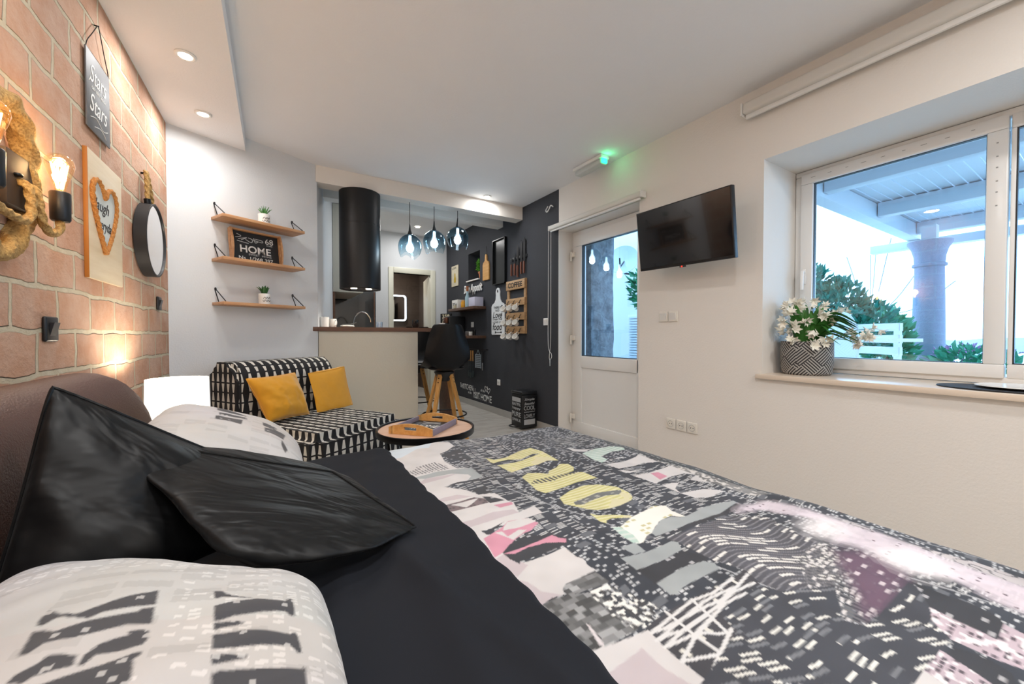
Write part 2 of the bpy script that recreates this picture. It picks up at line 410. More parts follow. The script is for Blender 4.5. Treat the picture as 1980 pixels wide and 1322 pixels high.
mr = thing('bathroom_mirror', 'bathroom mirror with a glowing white rounded edge seen through the kitchen doorway', 'mirror', (2.02, 7.985, 1.63))
obj('mirror_panel', bx(B(), -.37, .37, -.03, .01, -.27, .27, .01), M_MIRROR, mr)
fr = B(); tube(fr, [(x, -.036, z) for x, z in rrect(-.35, .35, -.25, .25, .05)], .014, 8, closed=True)
obj('light_strip', fr, mat('led_white', '#e4f4ff', emit=4), mr)

# ---------------------------------------------------------------- window
w1 = sroot('window_1', (3.06, 0, 0))
YA, YB, ZA, ZB = -.5, 1.26, .838, 2.178
def ring(bm, y0, y1, z0, z1, w, x0, x1, bev=.006):
    bx(bm, x0, x1, y0, y1, z0, z0 + w, bev); bx(bm, x0, x1, y0, y1, z1 - w, z1, bev)
    bx(bm, x0, x1, y0, y0 + w, z0 + w, z1 - w, bev); bx(bm, x0, x1, y1 - w, y1, z0 + w, z1 - w, bev); return bm
obj('frame', ring(B(), YA, YB, ZA, ZB, .035, .0, .07), M_PVC, w1)
s1 = obj('sash', ring(B(), .353, 1.222, .868, 2.15, .068, -.018, .05), M_PVC, w1)
b2 = B(); bx(b2, -.004, .05, -.46, .346, .868, .938, .006); bx(b2, -.004, .05, -.46, .346, 2.08, 2.15, .006); bx(b2, -.004, .05, -.46, -.39, .938, 2.08, .006); bx(b2, .0, .05, .330, .346, .938, 2.08, .003)
s2 = obj('sash', b2, M_PVC, w1)
mk = B()
for k in range(9): bx(mk, -.0188, -.018, 1.14 - k * .085, 1.165 - k * .085 - (k % 3) * .006, 2.118, 2.1205)
for k in range(6): bx(mk, -.0188, -.018, .383, .39, 2.02 - k * .06, 2.026 - k * .06 - (k % 2) * .012)
obj('printed_marks', mk, mat('faint_print', '#9a9a98'), s1)
gk = B(); ring(gk, .418, 1.157, .933, 2.085, .006, .0, .03, 0); obj('gasket', gk, M_BLK, s1)
gk = B(); ring(gk, -.392, .331, .937, 2.081, .006, .004, .03, 0); obj('gasket', gk, M_BLK, s2)
obj('pane', bx(B(), .012, .018, .42, 1.155, .934, 2.084), GL, s1); obj('pane', bx(B(), .012, .018, -.39, .329, .938, 2.08), GL, s2)
hd = B(); bx(hd, -.03, -.018, 1.183, 1.203, 1.42, 1.52, .004); tube(hd, [(-.03, 1.193, 1.50), (-.055, 1.193, 1.50), (-.058, 1.193, 1.49), (-.06, 1.193, 1.38)], [.009, .009, .011, .009], 10)
obj('window_handle', hd, M_PVC, w1)
struct(box('trim_5', 2.612, 3.14, -.5, 1.29, .806, .836, mat('sill_stone', '#e6d6c4', .25, var=.05), bev=.004))

# ---------------------------------------------------------------- glazed door
d1 = sroot('door_1', (2.83, 0, 0))
obj('frame', (lambda b: (bx(b, 0, .06, 2.234, 2.29, 0, 2.195), bx(b, 0, .06, 3.25, 3.304, 0, 2.195), bx(b, 0, .06, 2.29, 3.25, 2.14, 2.195), b)[-1])(B()), M_PVC, d1)
lf = B(); ring(lf, 2.28, 3.26, .03, 2.15, .12, -.02, .05); bx(lf, -.02, .05, 2.38, 3.15, .735, .86, .005); bx(lf, -.005, .04, 2.38, 3.15, .1, .76)
df = obj('door_leaf', lf, M_PVC, d1)
gk = B(); ring(gk, 2.395, 3.145, .858, 2.036, .008, -.01, .03, 0); obj('gasket', gk, M_BLK, df)
obj('pane', bx(B(), .012, .018, 2.395, 3.145, .86, 2.036), GL, df)
for z in (1.95, 1.05, .2):
    h = B(); bx(h, -.045, -.0205, 3.225, 3.30, z - .025, z + .025, .004); cyl(h, (-.045, 3.275, z - .07), (-.045, 3.275, z + .03), .011, seg=12); obj('hinge', h, M_PVC2, d1)
# ---------------------------------------------------------------- things on the brick wall
def on_left(y, z): return Vector((-.62 + .0227 * (y - 2.4), y, z))
def ropemat(name, c1, c2):
    m, nt, b = new(name); v = coords(nt)
    f = noise(nt, coords(nt, scale=(160, 160, 160)), 1, 3); nt.links.new(ramp(nt, f, [(.3, c1), (.7, c2)]), b.inputs['Base Color'])
    b.inputs['Roughness'].default_value = .9; bump(nt, b, f, .003); return m
M_ROPE = ropemat('rope', '#8f6c3c', '#cda768'); M_ROPEO = ropemat('rope_orange', '#a9662a', '#d29450')
def rope(bm, pts, r, closed=False, pitch=3.2):
    pts = [Vector(p) for p in pts]
    L = sum((a - b).length for a, b in zip(pts, pts[1:])); n = max(8, int(L / (r * .42)))
    # resample evenly, then lay a three-strand twist on it
    d = [0]
    for a, b in zip(pts, pts[1:]): d.append(d[-1] + (b - a).length)
    out = []; j = 0
    for i in range(n + (0 if closed else 1)):
        t = d[-1] * i / n
        while j < len(d) - 2 and d[j + 1] < t: j += 1
        k = (t - d[j]) / max(1e-6, d[j + 1] - d[j]); out.append(pts[j].lerp(pts[j + 1], k))
    return tube(bm, out, r, 18, closed=closed, twist=2 * math.pi / 8)
sc = thing('wall_sconce', 'rope wrapped wall light with two glowing teardrop bulbs on brick', 'lamp', on_left(1.68, 1.51), LWA)
pl = obj('back_plate', bx(B(), -.075, .075, -.045, 0, -.075, .075, .004), mat('rusted_plate', '#4a3a2c', .6, .2, var=.4, vs=25), sc)
for x, z in ((-.035, .012), (.03, -.005)): obj('bolt', lathe(B(), [(.0, -.006), (.009, -.004), (.011, 0), (.008, .005), (0, .006)], (x, -.049, z), 14), M_BLKM, pl)
cen = (-.062, -.026, .0); P = [(cen[0] + .128 * math.cos(t), cen[1] - .012 * math.sin(t * 1.0), cen[2] + .205 * math.sin(t)) for t in [2 * math.pi * k / 60 for k in range(61)]]
obj('rope_loop', rope(B(), P[:-1] + [P[0]], .026, closed=True), M_ROPE, sc)
M_BULB = mat('bulb_glow', '#ffca7a', .3, emit=9)
BG = glass('amber_glass', (1.0, .93, .78), .04)
for sx in (1, -1):
    arm = curve([(x_ if sx > 0 or abs(x_) < .1 else x_ - .063, y_, z_) for x_, y_, z_ in [(sx * .02, -.045, .0), (sx * .022, -.062, -.015), (sx * .022, -.068, -.06), (sx * .035, -.07, -.098), (sx * .075, -.07, -.118), (sx * .118, -.07, -.108), (sx * .138, -.07, -.085), (sx * .142, -.07, -.065)]], 8)
    a = obj('rope_arm', rope(B(), arm, .0105), M_ROPE, sc)
    hx = .142 if sx > 0 else -.205
    obj('bulb_holder', lathe(B(), [(.0, -.068), (.020, -.068), (.0235, -.062), (.0245, .02), (.022, .024), (0, .024)], (hx, -.07, 0), 28), M_BLK, sc)
    b = obj('bulb', lathe(B(), [(.013, .022), (.014, .035), (.02, .06), (.030, .09), (.0345, .108), (.033, .124), (.024, .138), (.01, .145), (0, .146)], (hx, -.07, 0), 28), BG, sc)
    fl = B()
    for k in range(6):
        t = math.pi * 2 * k / 6; tube(fl, curve([(hx + .006 * math.cos(t), -.07 + .006 * math.sin(t), .035), (hx + .019 * math.cos(t), -.07 + .019 * math.sin(t), .115), (hx + .008 * math.cos(t + .5), -.07 + .008 * math.sin(t + .5), .06)], 5), .0022, 6)
    obj('filament', fl, M_BULB, b)
    lw = lamp('bulb_light', 'POINT', (0, 0, 0), 3.6, (1, .72, .42), .028); lw.parent = sc; lw.location = (hx, -.072, .095)
# hanging metal sign
st = thing('hanging_sign', 'grey metal sign with white script hung on a wire on brick', 'sign', on_left(2.354, 2.08), LWA)
obj('plate', bx(B(), -.122, .122, -.012, -.006, -.158, .158, .002), mat('grey_metal_sign', '#6d6e71', .6, .2, var=.3, vs=14), st)
text('Stars', M_TXTW, st, -.005, -.0125, .075, w=.17, h=.075, shear=.3); text('can\'t shine without', M_TXTW, st, 0, -.0125, .02, w=.15, h=.018); text('Stars', M_TXTW, st, -.005, -.0125, -.045, w=.18, h=.075, shear=.3)
strokes([[(-.09, -.11), (-.03, -.095), (.04, -.115), (.09, -.10)], [(-.1, .03), (-.085, .05)], [(-.05, -.135), (.02, -.12), (.07, -.14)]], M_TXTW, st, -.0125, .0015)
wr = curve([(-.118, -.010, .155), (-.1, -.010, .19), (-.06, -.012, .24), (-.01, -.012, .3), (.005, -.012, .312), (.02, -.012, .3), (.07, -.012, .22), (.11, -.010, .18), (.118, -.010, .155)], 6)
obj('wire', tube(B(), wr, .0018, 6), M_BLKM, st)
hk = B(); cyl(hk, (.004, -.016, .312), (.004, 0, .312), .003, seg=8); obj('nail', hk, M_BLKM, st)
# heart board
hb = thing('heart_board', 'pale wooden board with a rope heart and black script on brick', 'wall art', on_left(2.41, 1.571), LWA)
bd = obj('board', bx(B(), -.19, .19, -.014, -.001, -.26, .26, .002), M_PINE, hb)
ed = B(); bx(ed, -.194, -.1902, -.0145, -.0005, -.26, .26, .001); obj('edge_band', ed, mat('orange_wood_edge', '#b9752f', .5), hb)
HT = [(0, .09), (.03, .125), (.075, .145), (.118, .125), (.132, .08), (.115, .02), (.07, -.06), (.02, -.125), (0, -.145), (-.02, -.12), (-.07, -.05), (-.115, .025), (-.132, .085), (-.115, .128), (-.075, .145), (-.03, .125)]
HC = curve([(a - .04, -.021, b + .008) for a, b in HT], 6, closed=True)
hi = B(); prism(hi, [(p.x, p.z) for p in HC], -.018, -.014); obj('heart_panel', hi, mat('heart_panel_grey', '#d4d8d2', .7), hb)
obj('rope_heart', rope(B(), HC + [HC[0]], .0085, closed=True), M_ROPEO, hb)
text('laugh', M_TXTB, hb, -.065, -.0185, .048, w=.15, h=.062, shear=.35); text('everyday', M_TXTB, hb, -.035, -.0185, -.027, w=.19, h=.055, shear=.35)
# round mirror
rm = thing('round_mirror', 'round mirror in a deep black rim hung by a rope strap', 'mirror', on_left(3.0, 1.62), LWA)
def disc_y(bm, prof, z=0, seg=56):
    rs = []
    for r, y in prof: rs.append([bm.verts.new((r * math.cos(2 * math.pi * k / seg), y, z + r * math.sin(2 * math.pi * k / seg))) for k in range(seg)])
    for a, b in zip(rs, rs[1:]):
        for k in range(seg): bm.faces.new([a[k], a[(k + 1) % seg], b[(k + 1) % seg], b[k]])
    return bm, rs
bm, rs = disc_y(B(), [(.20, -.004), (.205, -.006), (.205, -.058), (.203, -.06), (.196, -.06), (.195, -.056), (.195, -.05)]); bm.faces.new(rs[0]); bm.faces.new(rs[-1])
obj('rim', bm, mat('black_leather_rim', '#202124', .45), rm)
bm, rs = disc_y(B(), [(.1945, -.0505), (.1945, -.053)]); bm.faces.new(rs[0]); bm.faces.new(rs[-1]); obj('glass', bm, M_MIRROR, rm)
sp = [(-.05, -.03, .19), (-.045, -.03, .26), (-.035, -.025, .36), (-.03, -.02, .378), (-.02, -.025, .36), (.02, -.03, .27), (.055, -.03, .19)]
obj('rope_strap', rope(B(), curve(sp, 6), .011), M_ROPE, rm)
obj('hook', cyl(B(), (-.03, -.03, .37), (-.03, 0, .37), .006, seg=10), M_BLKM, rm)
for x in (-.05, .055): obj('strap_clamp', cyl(B(), (x, -.032, .196), (x, -.03, .222), .016, seg=12), M_BLKM, rm)
def black_switch(y, z, label):
    s = thing('light_switch', label, 'switch', on_left(y, z), LWA)
    obj('plate', bx(B(), -.042, .042, -.013, -.001, -.042, .042, .006, 3), M_BLK, s)
    r = B(); prism(r, [(-.013, -.022), (-.024, .022), (-.013, .022)], -.02, .02, 'x'); obj('rocker', r, mat('black_rocker', '#2b2c30', .35), s)
black_switch(1.925, 1.10, 'black rocker switch on the brick wall below the rope light'); black_switch(3.275, 1.28, 'black switch on brick beneath the round mirror')

# ---------------------------------------------------------------- shelves on the pale corner wall
def on_corner(s, z, d=0): return OW0 + Vector((.89881, .43833, 0)) * s + Vector((.43833, -.89881, 0)) * d + Vector((0, 0, z))
SH = []
for z, l in ((1.935, 'topmost oak shelf on thin black wire brackets'), (1.628, 'middle oak shelf of three, carrying the framed tray'), (1.302, 'lowest oak shelf of three on the pale wall')):
    t = thing('wall_shelf', l, 'shelf', on_corner(.555, z), OWA, 'oak shelves on the pale wall'); SH.append(t)
    obj('board', bx(B(), -.30, .30, -.195, -.002, 0, .022, .002), M_OAK, t)
    for s in (-.285, .285):
        k = B(); tube(k, curve([(s, -.075, .024), (s, -.045, .07), (s, -.014, .118), (s, -.02, .132), (s, -.034, .124), (s, -.026, .112), (s, -.012, .118)], 5), .0036, 6)
        tube(k, [(s, -.026, .122), (s, -.188, .024)], .0036, 6); obj('bracket', k, M_BLKM, t)
def pot(name, label, loc, kind):
    t = thing(name, label, 'potted plant', loc, OWA)
    obj('pot', lathe(B(), [(.0, 0), (.036, 0), (.040, .005), (.042, .085), (.039, .087), (.037, .078), (0, .078)], seg=32), M_CERAM, t)
    for z, w in ((.052, .05), (.03, .055)):
        pts = [[(-w / 2 + w * k / 8, z + .008 * math.sin(k * 2.2 + z * 90)) for k in range(9)]]
        b = B(); tube(b, curve([(x, -math.sqrt(max(0, .0428 ** 2 - x * x)) - .0002, q) for x, q in pts[0]], 4), .0014, 5); obj('lettering', b, M_TXTB, t)
    b = B(); rnd = random.Random(3 if kind else 5)
    n = 26 if kind == 0 else 11
    for i in range(n):
        a = rnd.uniform(0, 6.28); h = rnd.uniform(.04, .085) if kind == 0 else rnd.uniform(.05, .085); lean = rnd.uniform(.1, .8)
        w = .004 if kind == 0 else .015
        d = Vector((math.cos(a), math.sin(a), 0)); s = d.cross(Vector((0, 0, 1)))
        pr = []
        for k in range(6):
            q = k / 5; c = Vector((0, 0, .076)) + d * (.012 + lean * h * .75 * q ** 1.5) + Vector((0, 0, h * (q - .22 * lean * q * q)))
            ww = w * (1 - q) ** .6 * (1 if kind == 0 else (.6 + 1.4 * q if q < .5 else 1.3)) + .0004
            pr.append([b.verts.new(c + s * ww), b.verts.new(c + Vector((0, 0, -.002)) + d * .003), b.verts.new(c - s * ww)])
        for p, q in zip(pr, pr[1:]):
            b.faces.new([p[0], p[1], q[1], q[0]]); b.faces.new([p[1], p[2], q[2], q[1]])
    obj('foliage', b, M_LEAF if kind == 0 else M_LEAFD, t)
    return t
pot('potted_succulent', 'small spiky succulent in a white lettered pot on the topmost oak shelf', on_corner(.58, 1.957, .095), 0)
pot('potted_succulent', 'broad leaved succulent in a white lettered pot on the lowest oak shelf', on_corner(.576, 1.324, .095), 1)

def tray(label, loc, rot, L, Wd, up=False, group=None):
    # serving tray lying in x (length) / y (width); short ends arched with a hand slot
    t = thing('serving_tray', label, 'tray', loc); t.rotation_euler = rot
    obj('base', bx(B(), -L / 2 + .008, L / 2 - .008, -Wd / 2 + .006, Wd / 2 - .006, 0, .008), mat('tray_black_print', '#16171b', .5), t)
    for s in (-1, 1):
        n = 14; pr = []
        for k in range(n + 1):
            y = -Wd / 2 + Wd * k / n; pr.append((y, .040 + .024 * math.sin(math.pi * k / n) ** .9))
        b = B(); outl = [(-Wd / 2, 0), (Wd / 2, 0)] + pr[::-1]
        # arched end with a slot: built from strips round the hole
        x0, x1 = sorted((s * L / 2, s * (L / 2 - .012))); hw, z0, z1 = .045, .026, .044
        ys = [p[0] for p in pr]
        for (ya, za), (yb, zb) in zip(pr, pr[1:]):
            if abs((ya + yb) / 2) < hw: segs = [((ya, 0), (yb, 0), (yb, z0), (ya, z0)), ((ya, z1), (yb, z1), (yb, zb), (ya, za))]
            else: segs = [((ya, 0), (yb, 0), (yb, zb), (ya, za))]
            for q in segs: prism(b, q, x0, x1, 'x')
        bmesh.ops.remove_doubles(b, verts=b.verts[:], dist=1e-5)
        obj('handle_end', b, M_OAKY if not up else M_OAK, t)
    for s in (-1, 1):
        y0, y1 = sorted((s * Wd / 2, s * (Wd / 2 - .01))); obj('side_rail', bx(B(), -L / 2 + .012, L / 2 - .012, y0, y1, 0, .036, .001), mat('tray_side_grey', '#8d8494', .6, var=.15, vs=30) if not up else M_OAK, t)
    return t
t1 = tray('wooden tray with a HOME print standing upright on the middle oak shelf', on_corner(.532, 1.651 + .122, .052), (R(82), 0, OWA), .37, .245, True)
text('HOME', M_TXTW, t1, .0, -.022, .0085, w=.225, h=.058, face='top', bold=.02); text('SWEET  HOME', M_TXTG, t1, .03, -.062, .0085, w=.17, h=.015, face='top', bold=.01)
text('68', M_TXTW, t1, .105, .065, .0085, w=.06, h=.045, face='top'); text('HOME', M_TXTG, t1, .105, .032, .0085, w=.045, h=.01, face='top', bold=.02)
text('Ns. 1/268 397', M_TXTW, t1, .0, -.095, .0085, w=.25, h=.028, face='top', bold=.01)
kb = [[(-.13, .09), (-.1, .075), (-.14, .06)], [(-.12, .05), (-.06, .07), (-.1, .045)], [(-.07, .055), (-.03, .035), (-.02, .06), (-.05, .07)], [(-.02, .06), (.05, .05), (.05, .065), (.0, .07)], [(-.13, .035), (-.05, .025)], [(-.01, .075), (.0, .04), (.02, .05)]]
strokes(kb, M_TXTG, t1, .009, .0028, ax='z')
# ---------------------------------------------------------------- sofa
def sofamat():
    m, nt, b = new('trapezoid_print_fabric'); x, y, z = xyz(nt, 'UV')
    pw, ph = .060, .068
    r = (y / ph).fl(); up = r.mod2()
    fy = (y / ph).fr(); t = fy + up * (fy * -2.0 + 1.0)   # mirrored row by row
    hw = t * .17 + .105
    fx = ((x / pw).fr() - .5).ab()
    tri = fx.lt(hw) * fy.gt(.08) * fy.lt(.92)
    nt.links.new(mix(nt, tri, lin('#16161a'), lin('#d4d2ca')), b.inputs['Base Color']); b.inputs['Roughness'].default_value = .85
    bump(nt, b, noise(nt, coords(nt), 400, 2), .001); return m
M_SOFA = sofamat()
sf = thing('chair_bed', 'armless sofa bed in black and white trapezoid print against the pale wall', 'sofa', (.225, 2.60, 0), R(33))
s = B(); bx(s, 0, .8, 0, .80, .10, .47); bmesh.ops.bevel(s, geom=s.edges[:], offset=.055, segments=5, affect='EDGES'); boxuv(obj('seat', s, M_SOFA, sf, ang=60))
pr_ = [(.77, .10), (1.09, .10), (1.09, .80)] + [(1.0 + .09 * math.cos(t), .80 + .09 * math.sin(t)) for t in [R(15 * k) for k in range(1, 6)]] + [(1.0, .89), (.90, .89)] + [(.90 + .13 * math.cos(t), .76 + .13 * math.sin(t)) for t in [R(90 + 11.25 * k) for k in range(1, 8)]] + [(.77, .76)]
s = prism(B(), pr_, 0, .8, 'x'); ends = [e for e in s.edges if abs(e.verts[0].co.x - e.verts[1].co.x) < 1e-6]
bmesh.ops.bevel(s, geom=ends, offset=.03, segments=4, affect='EDGES'); boxuv(obj('backrest', s, M_SOFA, sf, ang=60))
for x in (.08, .72):
    for y in (.1, 1.0): obj('leg', cyl(B(), (x, y, 0), (x, y, .11), .02, seg=12), M_BLK, sf)
def sofa_pt(x, y, z): return Vector((.225 + .83867 * x - .54464 * y, 2.60 + .54464 * x + .83867 * y, z))
M_YEL = mat('mustard_velvet', '#d3950c', .75, var=.12, vs=14, sheen=.4)
def ycush(label, cs, seed):
    c = cushion('cushion', [sofa_pt(*p) for p in cs],   .165, M_YEL, wr=.010, ws=11, pinch=.07, seed=seed, seam=.0025)
    tag(c, label, 'cushion')
ycush('mustard yellow cushion at the near end of the patterned sofa', [(.07, .55, .485), (.40, .565, .485), (.38, .70, .80), (.0, .68, .79)], 1)
ycush('creased mustard yellow cushion leaning towards the bar panel', [(.47, .58, .48), (.84, .60, .48), (.83, .69, .815), (.475, .69, .785)], 5)

# ---------------------------------------------------------------- round coffee table and tray
ct = thing('coffee_table', 'round coffee table with a pink toned wooden top and black metal rim', 'table', (.825, 2.35, 0))
obj('tabletop', lathe(B(), [(0, .482), (.283, .482), (.285, .485), (.285, .499), (0, .499)], seg=64), M_TABLE, ct)
obj('rim', lathe(B(), [(.286, .472), (.297, .472), (.299, .476), (.299, .508), (.296, .511), (.289, .508), (.286, .50), (.286, .472)], seg=64, caps=False), M_BLKM, ct)
for k in range(4):
    a = R(20 + 90 * k); obj('leg', tube(B(), [(.275 * math.cos(a), .275 * math.sin(a), .48), (.22 * math.cos(a), .22 * math.sin(a), .008), (.0, .0, .008)], .008, 8), M_BLKM, ct)
t2 = tray('bamboo ended tray with grey sides lying on the round coffee table', (.815, 2.345, .5005), (0, 0, R(42)), .35, .283)
text('HOME', M_TXTW, t2, .02, .0, .0085, w=.16, h=.06, face='top', bold=.02, rot=R(-90)); text('SWEET', M_TXTG, t2, -.06, 0, .0085, w=.13, h=.03, face='top', rot=R(-90))
strokes([[(.09, -.06), (.1, .0), (.08, .06)], [(.12, -.05), (.11, .03), (.13, .08)]], M_TXTG, t2, .009, .003, ax='z')

# ---------------------------------------------------------------- nightstand and lamp
ns = thing('nightstand', 'small dark nightstand between headboard and sofa', 'nightstand', (-.40, 2.50, 0), R(-1.3))
obj('body', bx(B(), -.19, .19, -.2, .2, .04, .48, .004), M_DARKW, ns); obj('top', bx(B(), -.2, .2, -.21, .21, .481, .5, .004), M_DARKW, ns)
dr = obj('drawer', bx(B(), .191, .205, -.18, .18, .28, .46, .003), M_DARKW, ns); kn = B(); lathe(kn, [(0, 0), (.012, .004), (.012, .012), (0, .016)], seg=14); kn.transform(Matrix.Translation((.205, 0, .37)) @ Matrix.Rotation(R(90), 4, 'Y')); obj('knob', kn, M_STEEL, dr)
for x in (-.17, .17):
    for y in (-.18, .18): obj('leg', cyl(B(), (x, y, 0), (x, y, .05), .018, seg=10), M_BLK, ns)
lp = thing('table_lamp', 'lit table lamp with a white drum shade beside the headboard', 'lamp', (-.395, 2.55, .501))
obj('base', lathe(B(), [(0, 0), (.075, 0), (.078, .006), (.07, .014), (.02, .022), (.012, .05), (.012, .2), (0, .2)], seg=32), M_CERAM, lp)
def shademat():
    m = bpy.data.materials.new('lit_lamp_shade'); m.use_nodes = True; nt = m.node_tree; b = nt.nodes['Principled BSDF']
    b.inputs['Base Color'].default_value = lin('#fffaf0'); b.inputs['Roughness'].default_value = .8
    b.inputs['Emission Color'].default_value = (1, .97, .88, 1); b.inputs['Emission Strength'].default_value = 1.0; return m
obj('shade', lathe(B(), [(.128, .165), (.124, .362), (.1225, .362), (.1265, .165), (.128, .165)], seg=56, caps=False), shademat(), lp, ang=50)
sp = B()
for k in range(3):
    a = k * 2.094; tube(sp, [(0, 0, .35), (.122 * math.cos(a), .122 * math.sin(a), .355)], .002, 6)
tube(sp, [(0, 0, .2), (0, 0, .35)], .004, 8); obj('spider', sp, M_STEEL, lp)
obj('bulb', lathe(B(), [(0, .19), (.014, .2), (.028, .24), (.022, .28), (0, .295)], seg=18), mat('bulb_white', '#fff2dc', emit=6), lp)
l = lamp('lamp_light', 'POINT', (0, 0, 0), 11, (1, .90, .74), .035); l.parent = lp; l.location = (-.03, 0, .305)

# ---------------------------------------------------------------- breakfast bar
bar = thing('breakfast_bar', 'breakfast bar with a dark wood top and cream painted front panel', 'counter', (0, 0, 0))
obj('front_panel', prism(B(), [(.384, 4.016), (1.322, 4.016), (1.322, 4.13), (.414, 4.13)], 0, 1.116, 'z'), M_CREAM, bar, smooth=False)
obj('worktop', prism(B(), [(.3845, 4.0), (1.75, 4.0), (1.75, 4.40), (.475, 4.40), (.388, 4.03)], 1.117, 1.157, 'z'), M_WALNUT, bar); obj('worktop_end', bx(B(), .332, .3845, 3.998, 4.016, 1.117, 1.157, .002), M_WALNUT, bar)
obj('support_leg', bx(B(), 1.70, 1.748, 4.04, 4.38, 0, 1.116, .002), M_DARKW, bar)
# ---------------------------------------------------------------- bar stools
def stool(label, loc, rz):
    t = thing('bar_stool', label, 'stool', loc, rz)
    Pv = [(.205, .728, .19), (.16, .742, .212), (.05, .722, .225), (-.08, .722, .228), (-.165, .752, .228), (-.205, .83, .222), (-.225, .95, .205), (-.238, 1.08, .175), (-.245, 1.165, .145), (-.246, 1.185, .125)]
    C = curve([(w, y, z) for y, z, w in Pv], 4); nu = 18; b = B(); G = []
    for j, c in enumerate(C):
        q = j / (len(C) - 1); row = []
        cu = .11 * math.exp(-((q - .42) / .26) ** 2)
        for i in range(nu + 1):
            u = 2 * i / nu - 1; e = abs(u) ** 2.6
            row.append(b.verts.new((u * c.x, c.y + e * (.10 * min(1, max(0, (q - .35) * 2.5))) , c.z + e * cu)))
        G.append(row)
    for r0, r1 in zip(G, G[1:]):
        for i in range(nu): b.faces.new([r0[i], r0[i + 1], r1[i + 1], r1[i]])
    g = bmesh.ops.solidify(b, geom=b.faces[:], thickness=.008)
    obj('seat_shell', b, mat('black_shell', '#1a1b1e', .42), t, ang=70)
    cu = cushion('seat_pad', [(-.18, -.15, .752), (.18, -.15, .752), (.17, .17, .752), (-.17, .17, .752)], .05, mat('black_leatherette', '#1c1c1f', .5), t, n=16, wr=.001)
    obj('hub', lathe(B(), [(0, .62), (.05, .62), (.06, .64), (.10, .705), (.10, .715), (0, .715)], seg=20), M_BLK, t)
    for k in range(4):
        a = R(45 + 90 * k); d = Vector((math.cos(a), math.sin(a), 0)); s_ = Vector((-d.y, d.x, 0)); b = B()
        for (r0, z0, h0), (r1, z1, h1) in [((.075, .70, .021), (.275, .0, .014))]:
            v = []
            for r_, z_, h_ in ((r0, z0, h0), (r1, z1, h1)):
                for da, db in ((-h_, -.013), (h_, -.013), (h_, .013), (-h_, .013)): v.append(b.verts.new(d * (r_ + db) + s_ * da + Vector((0, 0, z_))))
            for i in range(4): b.faces.new([v[i], v[(i + 1) % 4], v[4 + (i + 1) % 4], v[4 + i]])
            b.faces.new(v[:4][::-1]); b.faces.new(v[4:])
        lg = obj('leg', b, M_BEECH, t, smooth=False)
        for z_ in (.655, .615):
            r_ = .075 + (.70 - z_) / .70 * .2 + .0135; bo = lathe(B(), [(0, 0), (.006, .001), (.006, .003), (0, .004)], seg=10)
            bo.transform(Matrix.Translation(d * r_ + Vector((0, 0, z_))) @ d.to_track_quat('Z', 'Y').to_matrix().to_4x4()); obj('bolt', bo, M_BLKM, lg)
    obj('footrest', tube(B(), [(.222 * math.cos(2 * math.pi * k / 40), .222 * math.sin(2 * math.pi * k / 40), .285) for k in range(40)], .0075, 8, closed=True), M_BLKM, t)
    return t
stool('black bucket bar stool with wooden legs in front of the bar end', (1.49, 3.70, 0), R(-8)); stool('black bucket bar stool behind the bar, half hidden by the cream panel', (1.53, 4.68, 0), R(160))

# ---------------------------------------------------------------- cylinder hood and pendants
hd = thing('extractor_hood', 'tall black cylinder cooker hood hanging over the bar', 'cooker hood', (.775, 4.13, 0))
obj('body', lathe(B(), [(0, 1.545), (.165, 1.545), (.165, 1.535), (.19, 1.535), (.193, 1.538), (.193, 2.16), (.1915, 2.161), (.1915, 2.163), (.193, 2.164), (.193, 2.486), (0, 2.486)], seg=64), mat('satin_black', '#0d0e11', .42, spec=.4), hd)
obj('filter_plate', lathe(B(), [(0, 1.5445), (.163, 1.5445), (.163, 1.5405), (0, 1.5405)], seg=48), M_STEEL, hd)
for x in (-.07, .07): obj('spotlight', lathe(B(), [(0, 1.536), (.028, 1.536), (.03, 1.5404), (0, 1.5404)], (x, -.05, 0), 20), mat('spot_glow', '#fff3d8', emit=10), hd)
for x in (-.07, .07): lamp('hood_light', 'SPOT', (.775 + x, 4.08, 1.53), 9, (1, .93, .8), .03, spot=120)
def smoke():
    m = bpy.data.materials.new('smoked_blue_glass'); m.use_nodes = True; nt = m.node_tree; nt.nodes.clear()
    o = nt.nodes.new('ShaderNodeOutputMaterial'); x, y, z = xyz(nt)
    c = ramp(nt, (z * 3.6 - .1).k, [(0, '#e2eff5'), (.4, '#b7d2e0'), (.72, '#7d9bad'), (.9, '#3a4a56'), (1, '#20272e')])
    t = nd(nt, 'ShaderNodeBsdfTransparent', {0: c}); g = nd(nt, 'ShaderNodeBsdfGlossy', {'Roughness': .03, 'Color': (.8, .93, 1, 1)})
    fr = fresnel(nt, 1.5); mx = nd(nt, 'ShaderNodeMixShader', {0: fr.outputs[0]})
    nt.links.new(t.outputs[0], mx.inputs[1]); nt.links.new(g.outputs[0], mx.inputs[2]); nt.links.new(mx.outputs[0], o.inputs[0]); return m
M_SMOKE = smoke(); M_COOL = mat('cool_bulb', '#e6f5ff', emit=14)
